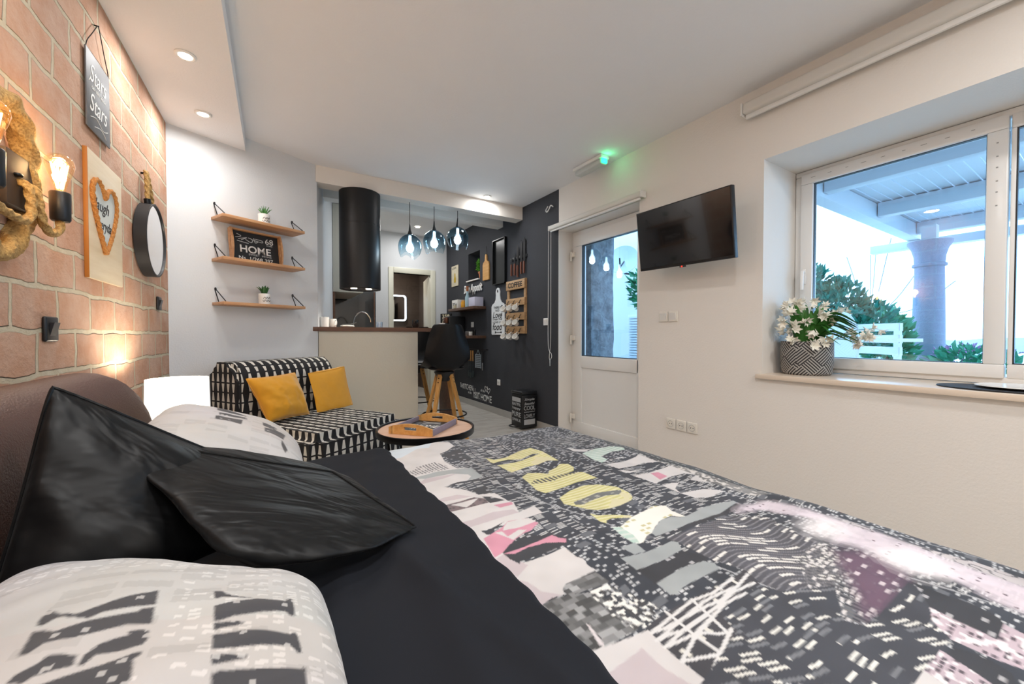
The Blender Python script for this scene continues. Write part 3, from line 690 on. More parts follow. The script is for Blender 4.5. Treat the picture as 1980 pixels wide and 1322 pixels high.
for x, zb, lab in ((1.27, 1.905, 'smoked blue glass pendant lamp nearest the black hood'), (1.54, 1.985, 'smoked blue glass pendant lamp, middle one of three'), (1.818, 2.06, 'smoked blue glass pendant lamp nearest the black wall')):
    t = thing('pendant_lamp', lab, 'lamp', (x, 4.10, zb), 0, 'smoked glass pendants over the bar')
    obj('cord', cyl(B(), (0, 0, .30), (0, 0, 2.485 - zb), .0035, seg=8), M_BLK, t)
    obj('stem', lathe(B(), [(0, .345), (.005, .345), (.008, .32), (.012, .285), (.022, .25), (.04, .228), (0, .222)], seg=24), mat('dark_stem', '#22262b', .4), t)
    wob = lambda a, j: (.018 * math.sin(3 * a + x * 7) + .008 * math.sin(5 * a)) * max(0, (3 - j) / 3)
    obj('glass_globe', lathe(B(), [(.098, .015), (.109, .04), (.118, .075), (.122, .11), (.118, .145), (.105, .18), (.083, .208), (.055, .228), (.032, .24)], seg=48, caps=False, wob=wob), M_SMOKE, t, ang=80)
    obj('bulb', lathe(B(), [(0, .05), (.02, .054), (.036, .072), (.041, .095), (.036, .118), (.02, .145), (.014, .16), (.013, .225), (0, .225)], seg=20), M_COOL, t)
    l = lamp('pendant_light', 'POINT', (0, 0, 0), 5, (.86, .95, 1), .035); l.parent = t; l.location = (0, 0, .06)

# ---------------------------------------------------------------- recessed ceiling spots
for i, (x, y, z) in enumerate(CEIL_SPOTS):
    t = thing('recessed_spotlight', ['lit recessed soffit spot above the heart board on brick', 'lit recessed ceiling spot in the soffit above the pale corner wall', 'lit recessed ceiling spot beside the beam in front of the black wall', 'recessed kitchen ceiling spot behind the middle pendant', 'recessed kitchen ceiling spot nearer the bathroom door'][i], 'spotlight', (x, y, z - .001))
    obj('trim_ring', lathe(B(), [(.028, 0), (.046, 0), (.047, -.004), (.04, -.009), (.031, -.007), (.028, 0)], seg=28, caps=False), M_PVC, t)
    obj('lens', lathe(B(), [(0, -.005), (.03, -.005), (.03, -.002), (0, -.002)], seg=24), mat('spot_lens', '#fff6e2', emit=16), t)

# ---------------------------------------------------------------- kitchen fittings
kc = thing('wall_cabinet', 'cream kitchen wall cabinet behind the cooker hood', 'cabinet', (.85, 5.80, 1.62), 0)
M_CAB = mat('cabinet_cream', '#cfcbbd', .4)
obj('body', bx(B(), -.18, .155, -.52, .5, 0, 1.09, .002), M_CAB, kc)
for k in range(2): d = obj('door', bx(B(), .156, .176, -.515 + .51 * k, -.012 + .51 * k, .004, 1.085, .003), M_CAB, kc); obj('handle', tube(B(), [(.176, -.06 + .51 * k, .05), (.2, -.06 + .51 * k, .05), (.2, -.06 + .51 * k, .17), (.176, -.06 + .51 * k, .17)], .005, 8), M_STEEL, d)
kb_ = thing('base_cabinet', 'cream kitchen base cabinet with dark worktop under the splashback', 'cabinet', (0, 0, 0))
obj('body', bx(B(), .67, 1.26, 5.27, 6.41, .1, .86), M_CAB, kb_); obj('plinth', bx(B(), .69, 1.2, 5.3, 6.40, 0, .1), M_BLK, kb_); obj('worktop', bx(B(), .668, 1.29, 5.255, 6.425, .861, .90, .003), M_WALNUT, kb_)
for k in range(2): d = obj('door', bx(B(), 1.261, 1.28, 5.28 + .565 * k, 5.835 + .565 * k, .11, .85, .003), M_CAB, kb_); obj('handle', tube(B(), [(1.28, 5.4 + .565 * k, .8), (1.3, 5.4 + .565 * k, .8), (1.3, 5.55 + .565 * k, .8), (1.28, 5.55 + .565 * k, .8)], .005, 8), M_STEEL, d)
sb = thing('splashback', 'glossy black splashback with brown edge strips behind the kitchen tap', 'splashback', (0, 0, 0))
obj('panel', bx(B(), .685, 1.43, 6.405, 6.425, .902, 1.765), M_GLOSSBLK, sb); obj('side_panel', bx(B(), .664, .684, 5.28, 6.425, .902, 1.615), M_GLOSSBLK, sb)
obj('edge_strip', bx(B(), .662, .69, 5.262, 5.279, .902, 1.615), M_WALNUT, sb); obj('edge_strip', bx(B(), 1.40, 1.415, 6.40, 6.4045, .902, 1.76), M_WALNUT, sb)
fc = thing('kitchen_tap', 'chrome gooseneck kitchen tap against the black splashback', 'tap', (.95, 5.55, .901))
obj('base', lathe(B(), [(0, 0), (.026, 0), (.026, .03), (.016, .05), (0, .05)], seg=20), M_CHROME, fc)
obj('spout', tube(B(), curve([(0, 0, .04), (0, 0, .30), (.02, -.01, .42), (.08, -.03, .485), (.15, -.055, .47), (.2, -.07, .40), (.205, -.072, .355)], 8), .0105, 10), M_CHROME, fc)
obj('lever', tube(B(), [(0, 0, .05), (.05, -.02, .09), (.09, -.03, .12)], .006, 8), M_CHROME, fc)
def mug(name, label, loc, r, h, m, rz=0, cat='mug', handle=True):
    t = thing(name, label, cat, loc, rz)
    obj('body', lathe(B(), [(0, 0), (r * .85, 0), (r * .92, .004), (r, h), (r * .93, h), (r * .84, .008), (0, .008)], seg=28), m, t)
    if handle: obj('handle', tube(B(), curve([(r * .93, 0, h * .78), (r * 1.45, 0, h * .8), (r * 1.6, 0, h * .5), (r * 1.35, 0, h * .22), (r * .9, 0, h * .22)], 5), r * .12, 8), m, t)
    return t
a = mug('mug', 'white mug with black spots at the left end of the bar', (.452, 4.20, 1.158), .044, .098, M_CERAM, R(200))
sp = B()
for q, z in ((-2.6, .05), (-2.0, .07), (-1.7, .03), (-1.1, .055), (-.6, .04)):
    mm = Matrix.Translation((.0425 * math.cos(q), .0425 * math.sin(q), z)) @ Matrix.Rotation(q, 4, 'Z') @ Matrix.Rotation(R(90), 4, 'Y'); n0 = len(sp.verts)
    lathe(sp, [(0, 0), (.011, .0), (.011, .002), (0, .002)], seg=14, sx=1.3); sp.verts.ensure_lookup_table()
    for v in sp.verts[n0:]: v.co = mm @ v.co
obj('spots', sp, M_TXTB, a)
mug('mug', 'smaller white mug behind the spotted one on the bar', (.535, 4.26, 1.158), .036, .085, M_CERAM, R(-60))
pt = thing('plate_stack', 'stack of white saucers with a black ladle on the bar', 'plates', (.66, 4.19, 1.158)); obj('plate', lathe(B(), [(0, 0), (.04, 0), (.07, .012), (.068, .014), (.038, .005), (0, .005)], seg=28), M_CERAM, pt); obj('plate', lathe(B(), [(0, .006), (.04, .006), (.065, .018), (.063, .02), (.038, .011), (0, .011)], seg=28), M_CERAM, pt)
obj('ladle', tube(B(), [(-.05, -.02, .025), (.03, 0, .03), (.09, .02, .05)], .006, 8), M_BLK, pt)
mug('tumbler', 'black tumbler standing on the bar in front of the doorway', (1.365, 4.22, 1.158), .038, .09, M_GLOSSBLK, cat='glass', handle=False)
mug('cup', 'white cup near the right end of the bar', (1.668, 4.2, 1.158), .034, .06, M_CERAM, cat='cup', handle=False)
jb = thing('glass_jar', 'small clear glass on the bar beside the doorway', 'glass', (.98, 4.22, 1.158)); obj('body', lathe(B(), [(0, 0), (.03, 0), (.034, .06), (.032, .06), (.028, .005), (0, .005)], seg=24), glass('drink_glass', (.9, .95, 1), .1), jb)
# ---------------------------------------------------------------- things on the black kitchen wall (x to the right as seen, -y into the room)
RWA = R(-90)
def on_right(y, z, d=.0): return Vector((XR - d, y, z))
def wallshelf(label, ya, yb, depth, z0, th):
    t = thing('wall_shelf', label, 'shelf', on_right((ya + yb) / 2, z0), RWA); w = (yb - ya) / 2
    obj('board', bx(B(), -w, w, -depth, -.002, 0, th, .002), M_DARKW, t); return t
wallshelf('dark wood shelf on the black wall carrying boxes and bottles', 4.96, 5.88, .20, 1.455, .04); wallshelf('dark wood shelf on the black wall carrying small glasses', 4.96, 6.1, .30, 1.035, .04)
pc = thing('poster', 'small vintage poster of a yellow bottle on black wall', 'poster', on_right(6.05, 2.065), RWA)
obj('panel', bx(B(), -.135, .135, -.012, -.002, -.17, .17), mat('poster_paper', '#cfc6ad', .7, var=.25, vs=18), pc)
b = B(); lathe(b, [(0, -.11), (.035, -.11), (.04, -.05), (.02, -.01), (.016, .04), (0, .045)], seg=16, sy=.1, c=(.01, -.0135, 0)); obj('bottle_print', b, mat('mustard_print', '#b99a1e', .7), pc)
text('CAFE', M_TXTB, pc, -.02, -.0125, .13, w=.17, h=.035)
hp = thing('potted_herb', 'bushy green herb in a terracotta pot in the wall niche', 'potted plant', on_right(5.25, 1.9235, -.10))
obj('pot', lathe(B(), [(0, 0), (.05, 0), (.065, .085), (.072, .086), (.074, .11), (.066, .11), (.062, .095), (0, .095)], seg=28), M_TERRA, hp)
def leaves(bm, c, rad, n, size, seed, flat=1.0, shape='ball', up=.3):
    rnd = random.Random(seed)
    for _ in range(n):
        while True:
            p = Vector((rnd.uniform(-1, 1), rnd.uniform(-1, 1), rnd.uniform(-1, 1)))
            if .15 < p.length < 1: break
        q = Vector(c) + Vector((p.x * rad[0], p.y * rad[1], p.z * rad[2]))
        d = (p + Vector((rnd.uniform(-.6, .6), rnd.uniform(-.6, .6), rnd.uniform(-.3, .8) + up))).normalized(); s_ = d.cross(Vector((rnd.uniform(-1, 1), rnd.uniform(-1, 1), rnd.uniform(-1, 1)))).normalized()
        L = size * rnd.uniform(.6, 1.2); w = L * .28; nn = d.cross(s_) * L * .12
        a = bm.verts.new(q); e = bm.verts.new(q + d * L - nn); l = bm.verts.new(q + d * L * .45 + s_ * w + nn); r_ = bm.verts.new(q + d * L * .45 - s_ * w + nn)
        bm.faces.new([a, l, e]); bm.faces.new([a, e, r_])
    return bm
f = leaves(B(), (0, 0, .20), (.075, .075, .10), 420, .05, 2); obj('foliage', f, M_BASIL, hp, recalc=False)
cb = thing('chopping_board', 'long oiled wooden chopping board hung by a cord on black wall', 'chopping board', on_right(4.935, 1.885), RWA)
out = [(-.088, -.0), (.088, 0), (.092, .01), (.092, .22), (.075, .25), (.03, .275), (.022, .31), (.022, .345), (.01, .365), (-.01, .365), (-.022, .345), (-.022, .31), (-.03, .275), (-.075, .25), (-.092, .22), (-.092, .01)]
obj('board', prism(B(), [(a, b - .02) for a, b in out], -.022, -.002), M_OAKY, cb)
obj('cord', tube(B(), [(-.004, -.012, .33), (0, -.006, .46), (.004, -.012, .33)], .003, 6), M_BLK, cb)
bt_ = thing('black_baking_tray', 'tall black metal tray hanging on the black wall beside the knives', 'tray', on_right(4.545, 2.065), RWA)
b = B(); bx(b, -.165, .165, -.012, -.002, -.30, .30); bx(b, -.165, -.155, -.04, -.012, -.30, .30); bx(b, .155, .165, -.04, -.012, -.30, .30); bx(b, -.165, .165, -.04, -.012, .29, .30); bx(b, -.165, .165, -.04, -.012, -.30, -.29)
obj('pan', b, mat('enamel_black', '#1a1b1d', .25, .3), bt_)
rk = thing('knife_rack', 'black magnetic strip holding five knives on black wall', 'knife rack', on_right(4.09, 2.04), RWA)
obj('bar', bx(B(), -.185, .185, -.016, -.002, -.018, .018, .002), M_BLK, rk)
for k, (y, zt, zb) in enumerate([(4.235, 2.06, 1.83), (4.16, 2.12, 1.83), (4.09, 2.19, 1.80), (4.01, 2.24, 1.83), (3.945, 2.26, 1.83)]):
    t = thing('knife', ['short black paring knife with brown handle, first from the tray', 'small black knife with brown handle, second on the magnetic strip', 'black knife with a red brown handle, middle of the five', 'long black carving knife with brown handle beside the last knife', 'longest black knife with brown handle, at the right end of the strip'][k], 'knife', on_right(y, 0, .018), RWA, 'knives on the magnetic strip')
    w = .012 + .003 * k; zm = zb + .145
    obj('blade', prism(B(), [(-w, zm), (w, zm), (w, zt - .03), (w * .2, zt), (-w, zt - .07)], -.004, -.001), mat('black_blade', '#15161a', .3, .5), t)
    obj('handle', prism(B(), [(-.011, zm), (.011, zm), (.013, zb + .08), (.011, zb + .04), (.014, zb), (-.010, zb), (-.012, zb + .06)], -.014, .001), wood('knife_handle', '#5b3022', '#7b4630', ax=2), t)
wb_ = thing('white_board_sign', 'white paddle shaped board with black food and love lettering', 'sign', on_right(4.602, 1.30), RWA)
out = [(-.16, -.215), (.16, -.215), (.175, -.20), (.175, .17), (.15, .20), (.09, .225), (.06, .265), (.05, .32), (.055, .37), (.035, .41), (0, .422), (-.035, .41), (-.055, .37), (-.05, .32), (-.06, .265), (-.09, .225), (-.15, .20), (-.175, .17), (-.175, -.20)]
obj('board', prism(B(), out, -.014, -.002), mat('white_board_paint', '#e3e7ea', .5), wb_)
hl = B(); lathe(hl, [(0, 0), (.02, 0), (.02, .002), (0, .002)], seg=18, sx=.8); hl.transform(Matrix.Translation((0, -.0142, .375)) @ Matrix.Rotation(R(90), 4, 'X')); obj('hole', hl, M_BLACKW, wb_)
for s, z, w, h in (('THERE IS', .155, .2, .032), ('NO', .115, .1, .03), ('SINCERER', .115, .0, .0), ('Love', .055, .24, .085), ('THAN THE', -.005, .26, .026), ('LOVE OF', -.045, .24, .026), ('food', -.105, .26, .095)):
    if w: text(s, M_TXTB, wb_, -.01, -.0145, z, w=w, h=h, shear=.25 if s in ('Love', 'food') else 0, bold=.015)
sp = B(); lathe(sp, [(0, 0), (.022, 0), (.022, .002), (0, .002)], seg=18, sy=1.5); sp.transform(Matrix.Translation((.115, -.0145, .15)) @ Matrix.Rotation(R(90), 4, 'X')); bx(sp, .111, .119, -.0165, -.0145, .03, .13); bx(sp, -.06, .09, -.0165, -.0145, -.186, -.178); bx(sp, -.075, -.05, -.0165, -.0145, -.196, -.168); bx(sp, .08, .105, -.0165, -.0145, -.194, -.17); obj('cutlery_print', sp, M_TXTB, wb_)
cr = thing('coffee_mug_rack', 'pallet wood rack lettered COFFEE with nine white cups on hooks', 'rack', on_right(4.125, 1.43), RWA)
for x in (-.195, .195): obj('post', bx(B(), x - .02, x + .02, -.022, -.002, -.33, .34), M_PALLET, cr)
for k, (z0, z1) in enumerate(((.22, .335), (.02, .11), (-.16, -.07), (-.33, -.24))):
    s = obj('slat', bx(B(), -.215, .215, -.04, -.0225, z0, z1, .002), M_PALLET, cr)
    if k == 0: text('COFFEE', M_TXTB, s, 0, -.0405, (z0 + z1) / 2, w=.33, h=.065, bold=.03)
    else:
        for x in (-.14, .0, .14): obj('hook', tube(B(), curve([(x, -.041, z0 + .06), (x, -.058, z0 + .05), (x, -.062, z0 + .02), (x, -.078, z0 + .028)], 4), .004, 6), M_BLKM, s)
cuprows = ['top', 'middle', 'bottom']; cupcols = ['beside the white board', 'in the middle', 'beside the bare wall']
proto = None
for j, z0 in enumerate((.02, -.16, -.33)):
    for i, x in enumerate((-.14, 0, .14)):
        loc = on_right(4.125 - x, 1.43 + z0 - .045, .115); lab = f'white espresso cup on the {cuprows[j]} row of the coffee rack, {cupcols[i]}'
        if proto is None:
            proto = thing('espresso_cup', lab, 'cup', loc, RWA, 'white cups on the coffee rack')
            T = Matrix.Translation((.0, -.0, 0)) @ Matrix.Rotation(R(62), 4, 'X') @ Matrix.Rotation(R(18), 4, 'Y')
            b = lathe(B(), [(0, -.03), (.024, -.03), (.030, -.02), (.038, .03), (.0345, .03), (.027, -.018), (0, -.022)], seg=24); b.transform(T); obj('body', b, M_CERAM, proto)
            b = tube(B(), curve([(0, .033, .02), (0, .058, .022), (0, .064, 0), (0, .05, -.016), (0, .03, -.012)], 5), .0045, 8); b.transform(T); obj('handle', b, M_CERAM, proto)
        else: dup(proto, loc, RWA, lab)
bo = thing('bon_appetit_sign', 'white script sign reading Bon Appetit on black wall', 'sign', on_right(5.36, 1.775), RWA)
text('Bon Appetit', M_TXTW, bo, 0, -.012, .0, w=.62, h=.16, shear=.25, ext=.01, bold=.02)
def carton(label, y0, y1, d0, d1, z, h, m, txt=None, cat='box'):
    t = thing('box', label, cat, on_right((y0 + y1) / 2, z), RWA); w = (y1 - y0) / 2
    obj('carton', bx(B(), -w, w, -d1, -d0, 0, h, .002), m, t)
    if txt: text(txt, M_TXTB, t, 0, -d1 - .0006, h * .5, w=w * 1.5, h=h * .3)
carton('white patterned carton at the far end of the black wall shelf', 5.58, 5.80, .04, .17, 1.496, .135, mat('carton_white', '#d8d6d2', .6), 'TEA')
carton('pale lilac metal box on the near end of the black wall shelf', 4.99, 5.19, .03, .17, 1.496, .13, mat('lilac_tin', '#c9c8dc', .4), None)
def bottle(name, label, y, d, z, prof, m, cap=None):
    t = thing(name, label, 'bottle', on_right(y, z, d)); obj('body', lathe(B(), prof, seg=20), m, t)
    if cap: obj('cap', lathe(B(), cap[0], seg=16), cap[1], t)
bottle('jar', 'amber honey jar on the black wall shelf', 5.47, .12, 1.496, [(0, 0), (.038, 0), (.04, .01), (.04, .085), (.03, .1), (0, .1)], mat('honey', '#d3930f', .2, coat=.4), ([(0, .101), (.032, .101), (.032, .118), (0, .118)], M_OAKY))
bottle('bottle', 'pale blue glass bottle with cork on the black wall shelf', 5.33, .12, 1.496, [(0, 0), (.036, 0), (.037, .01), (.037, .15), (.02, .19), (.016, .24), (0, .24)], mat('blue_bottle', '#9fb9c4', .15, coat=.4), ([(0, .241), (.02, .241), (.02, .315), (0, .315)], wood('pepper_mill', '#8a4f2c', '#a9673f', ax=2)))
bottle('spice_jar', 'small pale spice jar in front of the white carton', 5.64, .19, 1.496, [(0, 0), (.022, 0), (.022, .05), (0, .05)], mat('spice', '#bdb59a', .3), ([(0, .051), (.02, .051), (.02, .066), (0, .066)], M_STEEL))
cm = thing('coffee_machine', 'dark coffee machine on the lower black wall shelf', 'coffee machine', on_right(5.72, 1.076), RWA)
obj('body', bx(B(), -.09, .09, -.29, -.02, 0, .30, .015, 3), M_BLK, cm); obj('brew_head', bx(B(), -.06, .06, -.33, -.291, .19, .28, .01), mat('copper_brown', '#6d4431', .35, .5), cm); obj('drip_tray', bx(B(), -.07, .07, -.36, -.291, 0, .03, .005), M_STEEL, cm)
cl = thing('desk_calendar', 'black standing card with cream lettering beside the coffee machine', 'card', on_right(5.97, 1.31, .2), R(-60))
obj('card', bx(B(), -.11, .11, -.008, .008, -.09, .12, .002), mat('black_card', '#17171a', .5), cl); obj('stand', bx(B(), -.1, .1, .009, .08, -.234, -.085, .004), M_BLK, cl)
for i, s in enumerate(('258', '200', '37')): text(s, mat('cream_print', '#d9cfb0', .6), cl, 0, -.0085, .08 - .06 * i, w=.15, h=.05, bold=.03)
for k, (y, m, r, h) in enumerate([(5.22, M_STEEL, .028, .06), (5.10, M_CERAM, .03, .055), (4.985, M_GLOSSBLK, .026, .08)]):
    mug('condiment_jar', ['steel lidded jar on the lower black wall shelf', 'white spice pot in the middle of the lower shelf', 'black jar on the near end of the lower shelf'][k], on_right(y, 1.0765, .18), r, h, m, cat='jar', handle=False)
rl = thing('utensil_rail', 'black utensil rail with hooks below the lower black wall shelf', 'rail', on_right(5.25, .87), RWA); obj('rail', tube(B(), [(-.35, -.002, 0), (-.35, -.03, 0), (.35, -.03, 0), (.35, -.002, 0)], .006, 8), M_BLKM, rl)
for k, (y, L) in enumerate(((5.46, .40), (5.39, .42), (5.32, .40))):
    t = thing('spatula', ['dark kitchen turner with wooden handle, farthest on the rail', 'dark kitchen spoon with wooden handle, middle of the rail', 'dark kitchen spatula with wooden handle, next to the grater'][k], 'utensil', on_right(y, .858, .036), RWA, 'utensils on the rail')
    obj('handle', cyl(B(), (0, 0, -.01), (0, 0, -.17), .011, .009, 12), M_BEECH, t)
    b = B(); cyl(b, (0, 0, -.17), (0, 0, -L + .08), .006, seg=8); prism(b, rrect(-.03, .03, -L - .01, -L + .08, .02), -.004, .004); obj('blade', b, mat('dark_silicone', '#2b3a3c', .5), t)
gr = thing('grater', 'pale slatted flat grater hanging on the rail', 'grater', on_right(5.16, .70, .03), RWA)
b = B()
for k in range(8): bx(b, -.085, .085, -.004, .004, -.10 + .026 * k, -.084 + .026 * k)
bx(b, -.09, -.083, -.005, .005, -.105, .10); bx(b, .083, .09, -.005, .005, -.105, .10); tube(b, [(-.05, 0, .10), (0, -.0, .165), (.05, 0, .10)], .004, 6); obj('slats', b, mat('pale_steel', '#b7c3cc', .35, .3), gr)
wh = thing('bottle_opener', 'steel peeler with black grip, last on the utensil rail', 'utensil', on_right(5.02, .70, .03), RWA); b = B(); bx(b, -.012, .012, -.006, .006, -.13, -.02, .004); obj('steel_end', b, M_STEEL, wh); obj('grip', cyl(B(), (0, 0, -.02), (0, 0, .16), .012, seg=12), M_BLK, wh)
def white_plate(name, label, y, z, kind, gang=1, cat='socket', m=None):
    t = thing(name, label, cat, on_right(y, z), RWA); m = m or M_PVC
    obj('plate', bx(B(), -.04, .04, -.011, -.001, -.04, .04, .004, 3), m, t)
    if kind == 'socket':
        b = B(); lathe(b, [(.021, 0), (.025, 0), (.025, .002), (.022, .002), (.0205, -.0), (.021, 0)], seg=28, caps=False); b.transform(Matrix.Translation((0, -.0112, 0)) @ Matrix.Rotation(R(90), 4, 'X')); obj('recess_ring', b, mat('socket_shadow', '#c4c3bf', .5), t)
        b = B()
        for x in (-.0095, .0095): lathe(b, [(0, 0), (.0035, 0), (.0035, .0015), (0, .0015)], (x, 0, 0), 10)
        b.transform(Matrix.Translation((0, -.0112, 0)) @ Matrix.Rotation(R(90), 4, 'X')); obj('pin_hole', b, M_BLK, t)
    else:
        b = B(); prism(b, [(-.0112, -.026), (-.0185, .026), (-.0112, .026)], -.027, .027, 'x'); obj('rocker', b, mat('rocker_white', '#e4e4e2', .3), t)
    return t
white_plate('light_switch', 'white light switch on the black wall beside the blind cord', 3.53, 1.23, 'switch', cat='switch'); white_plate('wall_socket', 'white socket low on the black wall above the kitchen slogan', 4.59, .44, 'socket')
white_plate('wall_socket', 'white socket beside the coffee machine on black wall', 5.40, 1.24, 'socket')
white_plate('light_switch', 'ivory light switch on the white wall below the television, nearer the door', 1.985, 1.225, 'switch', cat='switch', m=M_PVC2); white_plate('light_switch', 'ivory light switch on the white wall, second from the door', 1.90, 1.225, 'switch', cat='switch', m=M_PVC2)
for y, l in ((1.912, 'white wall socket nearest the door, one of three in a row'), (1.822, 'white wall socket in the middle of the row of three'), (1.732, 'white wall socket nearest the window, one of three in a row')): white_plate('wall_socket', l, y, .397, 'socket', m=M_PVC2)
dl = thing('kitchen_slogan', 'white wall lettering about the kitchen being the heart of the home', 'lettering', on_right(5.33, .22), RWA)
text('The', M_TXTW, dl, -.49, -.001, .05, w=.08, h=.075, shear=.3); text('KITCHEN', M_TXTW, dl, -.25, -.001, .045, w=.37, h=.085, bold=.01); text('is the', M_TXTW, dl, -.17, -.001, -.03, w=.12, h=.04); text('Heart', M_TXTW, dl, .055, -.001, -.02, w=.22, h=.15, shear=.35)
text('of the', M_TXTW, dl, .26, -.001, .05, w=.13, h=.04); text('HOME', M_TXTW, dl, .365, -.001, -.05, w=.33, h=.10, bold=.015)
HS = [(0, -.03), (-.05, .03), (-.03, .06), (0, .035), (.03, .06), (.05, .03), (0, -.03)]
strokes([[(.37 + a * .9, .07 + b * .9) for a, b in HS], [(.44 + a * .9, .05 + b * .9) for a, b in HS]], M_TXTW, dl, -.002, .003)
wc = thing('wire_stub', 'short white cable stub sticking out of the black wall', 'cable', on_right(3.44, 2.47), RWA)
obj('cable', tube(B(), curve([(-.06, -.0, .04), (-.058, -.03, -.01), (-.03, -.035, -.035), (.0, -.03, -.01), (.03, -.03, .02), (.06, -.02, .0)], 6), .0065, 8), M_PVC, wc)
bn = thing('pedal_bin', 'black pedal bin printed with white words against the black wall', 'bin', (2.515, 3.79, 0), R(0))
obj('body', bx(B(), -.105, .105, -.115, .115, .02, .40, .012, 3), M_BLK, bn); obj('lid', bx(B(), -.108, .108, -.118, .118, .402, .44, .012, 3), mat('bin_lid', '#202226', .3), bn)
obj('pedal', tube(B(), curve([(-.104, .09, .03), (-.15, .085, .03), (-.165, .04, .03), (-.15, -.01, .03), (-.104, -.02, .03)], 5), .007, 8), M_BLK, bn)
for s, z, w, h, sh in (('Simple', .345, .14, .036, .3), ('Beautiful', .30, .14, .03, .3), ('COOL', .25, .155, .05, 0), ('everything', .205, .15, .02, .3), ('LOVELY', .158, .15, .045, 0)): text(s, M_TXTG, bn, .0, -.1155, z, w=w, h=h, shear=sh, bold=.015)
obj('print_block', bx(B(), -.075, .075, -.1165, -.1155, .06, .12), M_TXTG, bn)
for s, z, w, h in (('PURE', .17, .19, .055), ('BEAUTIFUL', .285, .18, .035), ('happy', .235, .17, .04), ('SMILE', .105, .18, .03)): text(s, M_TXTG, bn, -.1055, 0, z, w=w, h=h, face='left', bold=.015)
obj('print_block', bx(B(), -.1065, -.1055, -.09, .09, .315, .365), M_TXTG, bn)

# ---------------------------------------------------------------- television, emergency light, blinds
tv = thing('television', 'wall mounted black flat television tilted down beside the door', 'television', (2.385, 1.67, 1.773)); tv.rotation_euler = (R(8.45), R(1.4), R(-91.8))
obj('bezel', bx(B(), -.366, .366, .0, .035, -.216, .216, .004), M_BLK, tv); obj('screen', bx(B(), -.357, .357, -.002, -.0005, -.198, .208), mat('tv_screen', '#0c0d10', .1, coat=.3), tv)
obj('back_cover', bx(B(), -.25, .25, .036, .07, -.15, .15, .02), M_BLK, tv); lb = B(); bx(lb, -.02, .03, -.004, 0, -.228, -.216, .002); obj('sensor', lb, M_BLK, tv); rd = B(); bx(rd, -.006, .004, -.006, -.004, -.226, -.218); obj('power_light', rd, mat('red_led', '#ff3322', emit=2), tv)
ar = B(); bx(ar, -.04, .04, .071, .2, -.03, .03, .004); bx(ar, -.1, .1, .2, .21, -.1, .1, .003); obj('wall_bracket', ar, M_BLKM, tv)
em = thing('emergency_light', 'white emergency light on the ceiling with a green lit end', 'emergency light', (2.475, 2.65, 2.639), R(-90))
obj('base', bx(B(), -.185, .185, -.05, .05, -.03, -.001, .004), M_PVC, em); obj('diffuser', bx(B(), -.165, .165, -.04, .04, -.075, -.031, .012, 3), mat('diffuser_frost', '#c9cfcd', .4), em)
obj('green_indicator', bx(B(), .1655, .184, -.03, .03, -.07, -.032, .006), mat('green_led', '#22ff88', emit=4), em)
l = lamp('green_glow', 'POINT', (0, 0, 0), .18, (.1, 1, .45), .02); l.parent = em; l.location = (.2, .0, -.055)
def blind(label, y0, y1, z, r, d, cord):
    t = thing('roller_blind', label, 'blind', on_right((y0 + y1) / 2, z), RWA); w = (y1 - y0) / 2
    b = B(); bx(b, -w, w, -d - r, -d + r, -r, r, r * .45, 3); obj('cassette', b, mat('blind_white', '#dcdad4', .5), t)
    e = B(); 
    for s in (-1, 1): bx(e, *sorted((s * w, s * (w + .012))), -d - r * .95, -.002, -r * 1.1, r * 1.1, .004)
    obj('end_bracket', e, M_PVC, t)
    rl_ = B(); bx(rl_, -w + .01, w - .01, -d - .008, -d + .008, -r * 1.75, -r * .98, .003); obj('bottom_rail', rl_, M_PVC, t)
    if cord:
        x = -w - .004; P = curve([(x, -d - .018, -.02), (x, -d - .02, -.7), (x, -d - .02, -1.25), (x + .03, -d, -1.36), (x + .03, -d + .0, -1.40), (x, -d, -1.42), (x - .02, -d + .01, -1.38), (x, -d + .012, -1.2), (x, -d + .014, -.7), (x, -d + .014, -.02)], 8)
        obj('pull_cord', tube(B(), P, .0028, 6), M_PVC, t); obj('cord_weight', cyl(B(), (x + .005, -d, -1.42), (x + .005, -d, -1.49), .007, .004, 10), mat('clear_plastic', '#b9c2c6', .2), t)
blind('slim white roller blind above the glazed door with a hanging cord', 2.175, 3.40, 2.235, .024, .045, True)
blind('large white roller blind cassette above the window', -.6, 1.36, 2.515, .036, .045, False)

# ---------------------------------------------------------------- window sill things
def potmat():
    m, nt, b = new('woven_planter'); t = nt.nodes.new('ShaderNodeTexCoord'); x, y, z = xyz(nt, 'UV')
    L = .115; p = (x + z * 0 + y) ; q = (x - y); par = ((p / L).fl() + (q / L).fl()).mod2()
    s = .0192; f = ((p / s).fr()) * par + ((q / s).fr()) * (par * -1.0 + 1.0)
    nt.links.new(mix(nt, f.lt(.5), lin('#26262a'), lin('#a8a6a2')), b.inputs['Base Color']); b.inputs['Roughness'].default_value = .8; return m
pl = thing('planter', 'round planter with black and grey zigzag pattern full of white flowers', 'planter', (2.86, 1.108, .837))
pb = B(); uvl = pb.loops.layers.uv.new('UVMap'); prof = [(.118, 0), (.128, .01), (.134, .06), (.136, .12), (.135, .19), (.132, .205), (.125, .205), (.124, .18)]
lathe(pb, prof, seg=64, caps=False); lathe(pb, [(0, .18), (.124, .18)], seg=64, caps=False); lathe(pb, [(0, 0), (.118, 0)], seg=64, caps=False)
for fce in pb.faces:
    for lo in fce.loops:
        a = math.atan2(lo.vert.co.y, lo.vert.co.x); c = fce.calc_center_median(); ac = math.atan2(c.y, c.x)
        if a - ac > 3: a -= 2 * math.pi
        if ac - a > 3: a += 2 * math.pi
        lo[uvl].uv = (a * .135, lo.vert.co.z)
obj('pot', pb, potmat(), pl)
